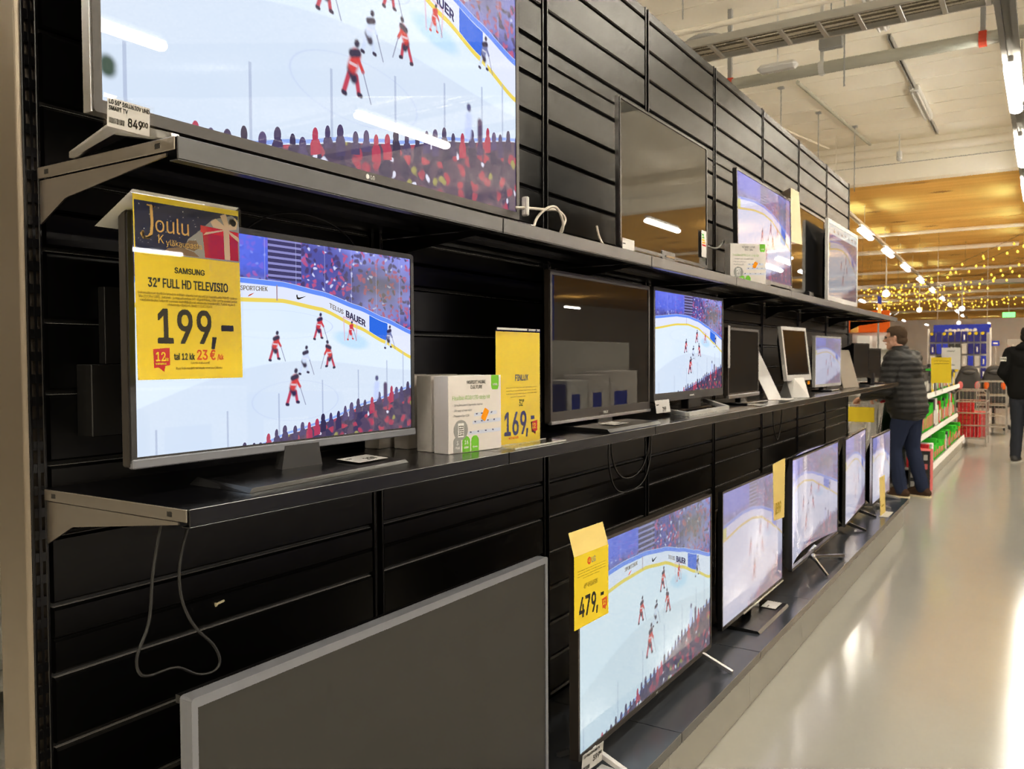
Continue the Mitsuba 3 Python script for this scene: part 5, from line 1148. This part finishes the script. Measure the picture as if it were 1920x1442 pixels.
# hanging goods, banner and rack in the background
pb = thing("pegboard_rack", "pegboard rack of hanging blue packs under the blue banner", "rack")
obj("board", cbx(20.3, 20.33, -0.45, 0.75, 0.5, 2.0, 0.005), "m_light_grey", pb)
for y_ in (-0.46, 0.76): obj("post", cbx(20.28, 20.34, y_ - 0.02, y_ + 0.02, 0, 2.1, 0.005), "m_white", pb)
obj("base", cbx(20.0, 20.5, -0.46, 0.76, 0, 0.12, 0.005), "m_light_grey", pb)
q = random.Random(21)
for r_ in range(5):
    for c_ in range(9):
        y_ = 0.66 - 0.125 * c_; z_ = 1.80 - 0.27 * r_
        mt = "m_navy_blue" if r_ == 0 else q.choice(["m_navy_blue", "m_blue", "m_white", "m_light_grey", "m_navy_blue", "m_matt_black"])
        cn = {"m_navy_blue": "navy", "m_blue": "blue", "m_white": "white", "m_light_grey": "grey", "m_matt_black": "black"}[mt]
        t = thing("hanging_pack", f"{cn} blister pack, {nth(c_ + 1)} from left in the {nth(r_ + 1)} row down on the pegboard", "pack", f"{cn} packs on the pegboard rack")
        obj("card", cbx(20.18, 20.21, y_ - 0.05, y_ + 0.05, z_, z_ + 0.23, 0.004), mt, t)
        obj("hook", tube([(20.10, y_, z_ + 0.22), (20.31, y_, z_ + 0.22)], 0.005, 5), "m_galv", t)
        if r_ in (0, 3) and q.random() < 0.5: obj("disc", tube([(20.165, y_ + 0.02, z_ + 0.18), (20.18, y_ + 0.02, z_ + 0.18)], 0.035, 12), "m_yellow", t)
        elif q.random() < 0.6: obj("patch", cbx(20.172, 20.18, y_ - 0.015, y_ + 0.015, z_ + 0.04, z_ + 0.16, 0.002), "m_white", t)
bn = thing("banner", "wide blue banner with white marks hanging above the pegboard rack", "banner")
obj("cloth", cbx(24.0, 24.02, -0.28, 1.04, 1.93, 2.31, 0.003), "m_blue", bn)
q = random.Random(4)
for i in range(8): obj("white_mark", trimesh.creation.icosphere(1, 1.0).apply_scale((0.012, 0.042 + 0.01 * (i % 3), 0.05)).apply_translation((23.99, 0.74 - 0.095 * i, 2.14 + 0.02 * (i % 2))), "m_white", bn)
obj("cord", cat_([tube([(24.01, y_, 2.31), (24.01, y_, WZ)], 0.005, 5) for y_ in (-0.2, 0.95)]), "m_white", bn)
br = thing("bottle_rack", "rack of small clear and pink packs left of the young man", "rack")
obj("back", cbx(26.4, 26.45, -1.55, -0.55, 0.2, 1.95, 0.005), "m_light_grey", br)
for z_ in (0.6, 0.85, 1.1, 1.35, 1.6): obj("shelf_board", cbx(26.1, 26.4, -1.55, -0.55, z_ - 0.02, z_, 0.003), "m_light_grey", br)
q = random.Random(31)
for z_ in (0.6, 0.85, 1.1, 1.35, 1.6):
    for c_ in range(9):
        y_ = -0.60 - 0.11 * c_; hh = q.uniform(0.14, 0.21)
        tag(obj("small_bottle", cat_([tube([(26.2, y_, z_), (26.2, y_, z_ + hh)], 0.032, 8), tube([(26.2, y_, z_ + hh), (26.2, y_, z_ + hh + 0.025)], 0.014, 8)]), q.choice(["m_bottle", "m_light_grey", "m_white", "m_bottle", "m_pinkred"])), f"small pale bottle, {nth(c_ + 1)} from left on the {nth(round((z_ - 0.6) / 0.25) + 1)} board up of the bottle rack", "bottle", "small bottles on the rack")
sb = thing("blue_sign", "small blue price sign right of the banner", "sign")
obj("board", cbx(22.0, 22.02, -0.56, -0.40, 1.72, 1.84, 0.003), "m_blue", sb); obj("mark", cbx(21.99, 22.0, -0.53, -0.43, 1.76, 1.80, 0.002), "m_white", sb); obj("stem", tube([(22.01, -0.48, 0), (22.01, -0.48, 1.72)], 0.01, 6), "m_galv", sb)
ex = thing("exit_sign", "lit green exit sign hanging far away under the wooden ceiling", "sign")
obj("panel", cbx(38.0, 38.05, -0.42, 0.02, 3.02, 3.22, 0.01), "m_box_green", ex, emitter={"type": "area", "radiance": rgb(0.45, 2.6, 0.5), "sampling_weight": 0.05})
obj("cord", tube([(38.03, -0.2, 3.22), (38.03, -0.2, WZ)], 0.01, 5), "m_white", ex)
# bright shelving with an orange header behind the far end of the display wall
bs = thing("bright_shelving", "bright white shelving with a red and orange header beyond the display wall", "shelving")
obj("back", cbx(13.4, 13.44, 0.45, 2.6, 0, 1.95, 0.005), "m_white", bs)
obj("header", cbx(13.3, 13.34, 0.55, 2.6, 1.86, 2.20, 0.004), "m_poster_red", bs)
for i in range(4): obj("header_stripe", cbx(13.29, 13.30, 1.0 + 0.36 * i, 1.12 + 0.36 * i, 1.86, 2.20, 0.002), "m_poster_orange", bs)
for z_ in (0.5, 0.9, 1.3, 1.62): obj("shelf_board", cbx(13.0, 13.4, 0.45, 2.6, z_ - 0.03, z_, 0.003), "m_white", bs)
q = random.Random(8)
for z_ in (0.5, 0.9, 1.3, 1.62):
    for i in range(7):
        y_ = 0.5 + 0.29 * i
        tag(obj("white_carton", cbx(13.05, 13.25, y_, y_ + q.uniform(.12, .25), z_, z_ + q.uniform(.12, .24), 0.004), q.choice(["m_white", "m_white", "m_card", "m_cream", "m_matt_black"])), f"small carton on the {nth(int(z_ > 0.6) + int(z_ > 1) + int(z_ > 1.5) + 1)} board up of the bright shelving, {nth(i + 1)} from the right", "carton", "cartons on the bright shelving")
for i, (x_, y_, z_) in enumerate(((33.5, 2.5, 3.2), (33.5, 1.1, 3.2), (48.0, 2.35, 3.2), (48.0, -1.2, 3.2), (22.6, 2.0, 3.1))):
    t = thing("pendant_spot", "lit round spot hanging under the wooden ceiling", "lamp", "round spots under the wooden ceiling")
    obj("globe", trimesh.creation.icosphere(2, 0.09).apply_translation((x_, y_, z_)), "m_white", t, smooth=True, emitter={"type": "area", "radiance": rgb(9.0, 8.6, 7.8), "sampling_weight": 0.1})
    obj("stem", tube([(x_, y_, z_ + 0.08), (x_, y_, WZ)], 0.018, 6), "m_white", t)

# ---------------------------------------------------------------- strings of yellow lights under the wooden ceiling
q = random.Random(17)
bulb = trimesh.creation.icosphere(1, 1.0)
strings = [((22.5, 2.4, 3.28), (12.8, -1.35, 3.25), 20), ((21.2, 1.9, 3.2), (13.0, -1.5, 3.2), 22), ((22.0, 1.9, 3.12), (14.2, -1.55, 3.12), 22), ((21.0, 1.5, 3.05), (14.8, -1.5, 3.06), 22), ((22.5, 1.7, 2.98), (15.2, -1.4, 3.0), 20),
           ((19.6, 2.1, 3.1), (19.8, 0.9, 3.08), 14), ((20.4, 2.2, 3.05), (20.6, 0.6, 3.0), 14), ((22.2, 2.5, 3.05), (22.5, 0.2, 3.0), 18), ((23.5, 2.6, 3.02), (23.6, -1.1, 2.98), 26), ((24.5, 2.7, 2.98), (24.4, -1.3, 2.96), 26), ((24.0, 1.2, 3.06), (23.0, -1.5, 3.05), 16), ((26.0, 2.9, 3.0), (26.0, -0.6, 2.98), 22)]
for i, (a, b, n_) in enumerate(strings):
    a, b = np.array(a), np.array(b)
    t = thing("light_string", f"string of yellow drop lights running {'away from the right edge' if i < 5 else 'across the shop'}, {ORD[i] if i < 5 else ORD[i - 5]} of its kind", "light string", "yellow light strings")
    pts = [a + (b - a) * s_ + np.array([0, 0, -0.18 * 4 * s_ * (1 - s_) * (1 if i < 5 else 0.5)]) for s_ in np.linspace(0, 1, 17)]
    obj("wire", cat_([tube(pts, 0.003, 4), tube([a, (a[0], a[1], WZ)], 0.0015, 4), tube([b, (b[0], b[1], WZ)], 0.0015, 4)]), "m_cable_dark", t)
    for j in range(n_):
        s_ = (j + q.uniform(0.1, 0.9)) / n_
        p = a + (b - a) * s_ + np.array([0, 0, -0.18 * 4 * s_ * (1 - s_) * (1 if i < 5 else 0.5)])
        m_ = bulb.copy(); v_ = np.array(m_.vertices); v_[:, :2] *= np.where(v_[:, 2:] > 0, 1 - 0.75 * v_[:, 2:], 1)
        m_.vertices = v_ * (0.018, 0.018, 0.026) + p + (q.uniform(-.05, .05), q.uniform(-.05, .05), -0.03 - q.uniform(0, 0.08))
        obj("bulb", m_, "m_bulb", t, smooth=True, emitter={"type": "area", "radiance": rgb(1.9, 1.25, 0.13) if q.random() < 0.6 else rgb(1.2, 0.62, 0.07), "sampling_weight": 0.002})

# ---------------------------------------------------------------- the other side of the aisle, seen in the screens
op = thing("opposite_shelf", "shelf across the aisle that the screens reflect", "shelving")
obj("back", cbx(1.0, 10.5, -4.2, -4.15, 0, 1.7, 0.005), "m_light_grey", op)
for z_ in (0.15, 0.75): obj("shelf_board", cbx(1.0, 10.5, -4.15, -3.6, z_ - 0.03, z_, 0.003), "m_grey", op)
q = random.Random(41)
for z_ in (0.15, 0.75):
    x_ = 1.1
    while x_ < 9.8:
        wd = q.uniform(0.5, 0.95); mt = q.choice(["m_card", "m_card", "m_blue", "m_white", "m_navy_blue"])
        t = thing("television_box", "carton on the shelf across the aisle", "carton", "cartons across the aisle")
        obj("carton", cbx(x_, x_ + wd, -4.1, -3.7, z_, z_ + q.uniform(.42, .56), 0.005), mt, t)
        obj("print", cbx(x_ + 0.1, x_ + wd * 0.6, -3.701, -3.698, z_ + 0.12, z_ + 0.3, 0.0005), "m_blue" if mt != "m_blue" else "m_white", t)
        x_ += wd + 0.04
ob = thing("blue_banner", "blue header board across the aisle that the screens reflect", "banner")
obj("board", cbx(3.0, 8.3, -4.2, -4.16, 1.7, 2.6, 0.004), "m_blue", ob)
dt = thing("air_duct", "round grey air duct under the white ceiling right of the picture", "duct")
obj("duct", tube([(5.5, -2.6, 3.95), (2.4, -7.5, 3.95)], 0.22, 24), "m_galv", dt, smooth=60)
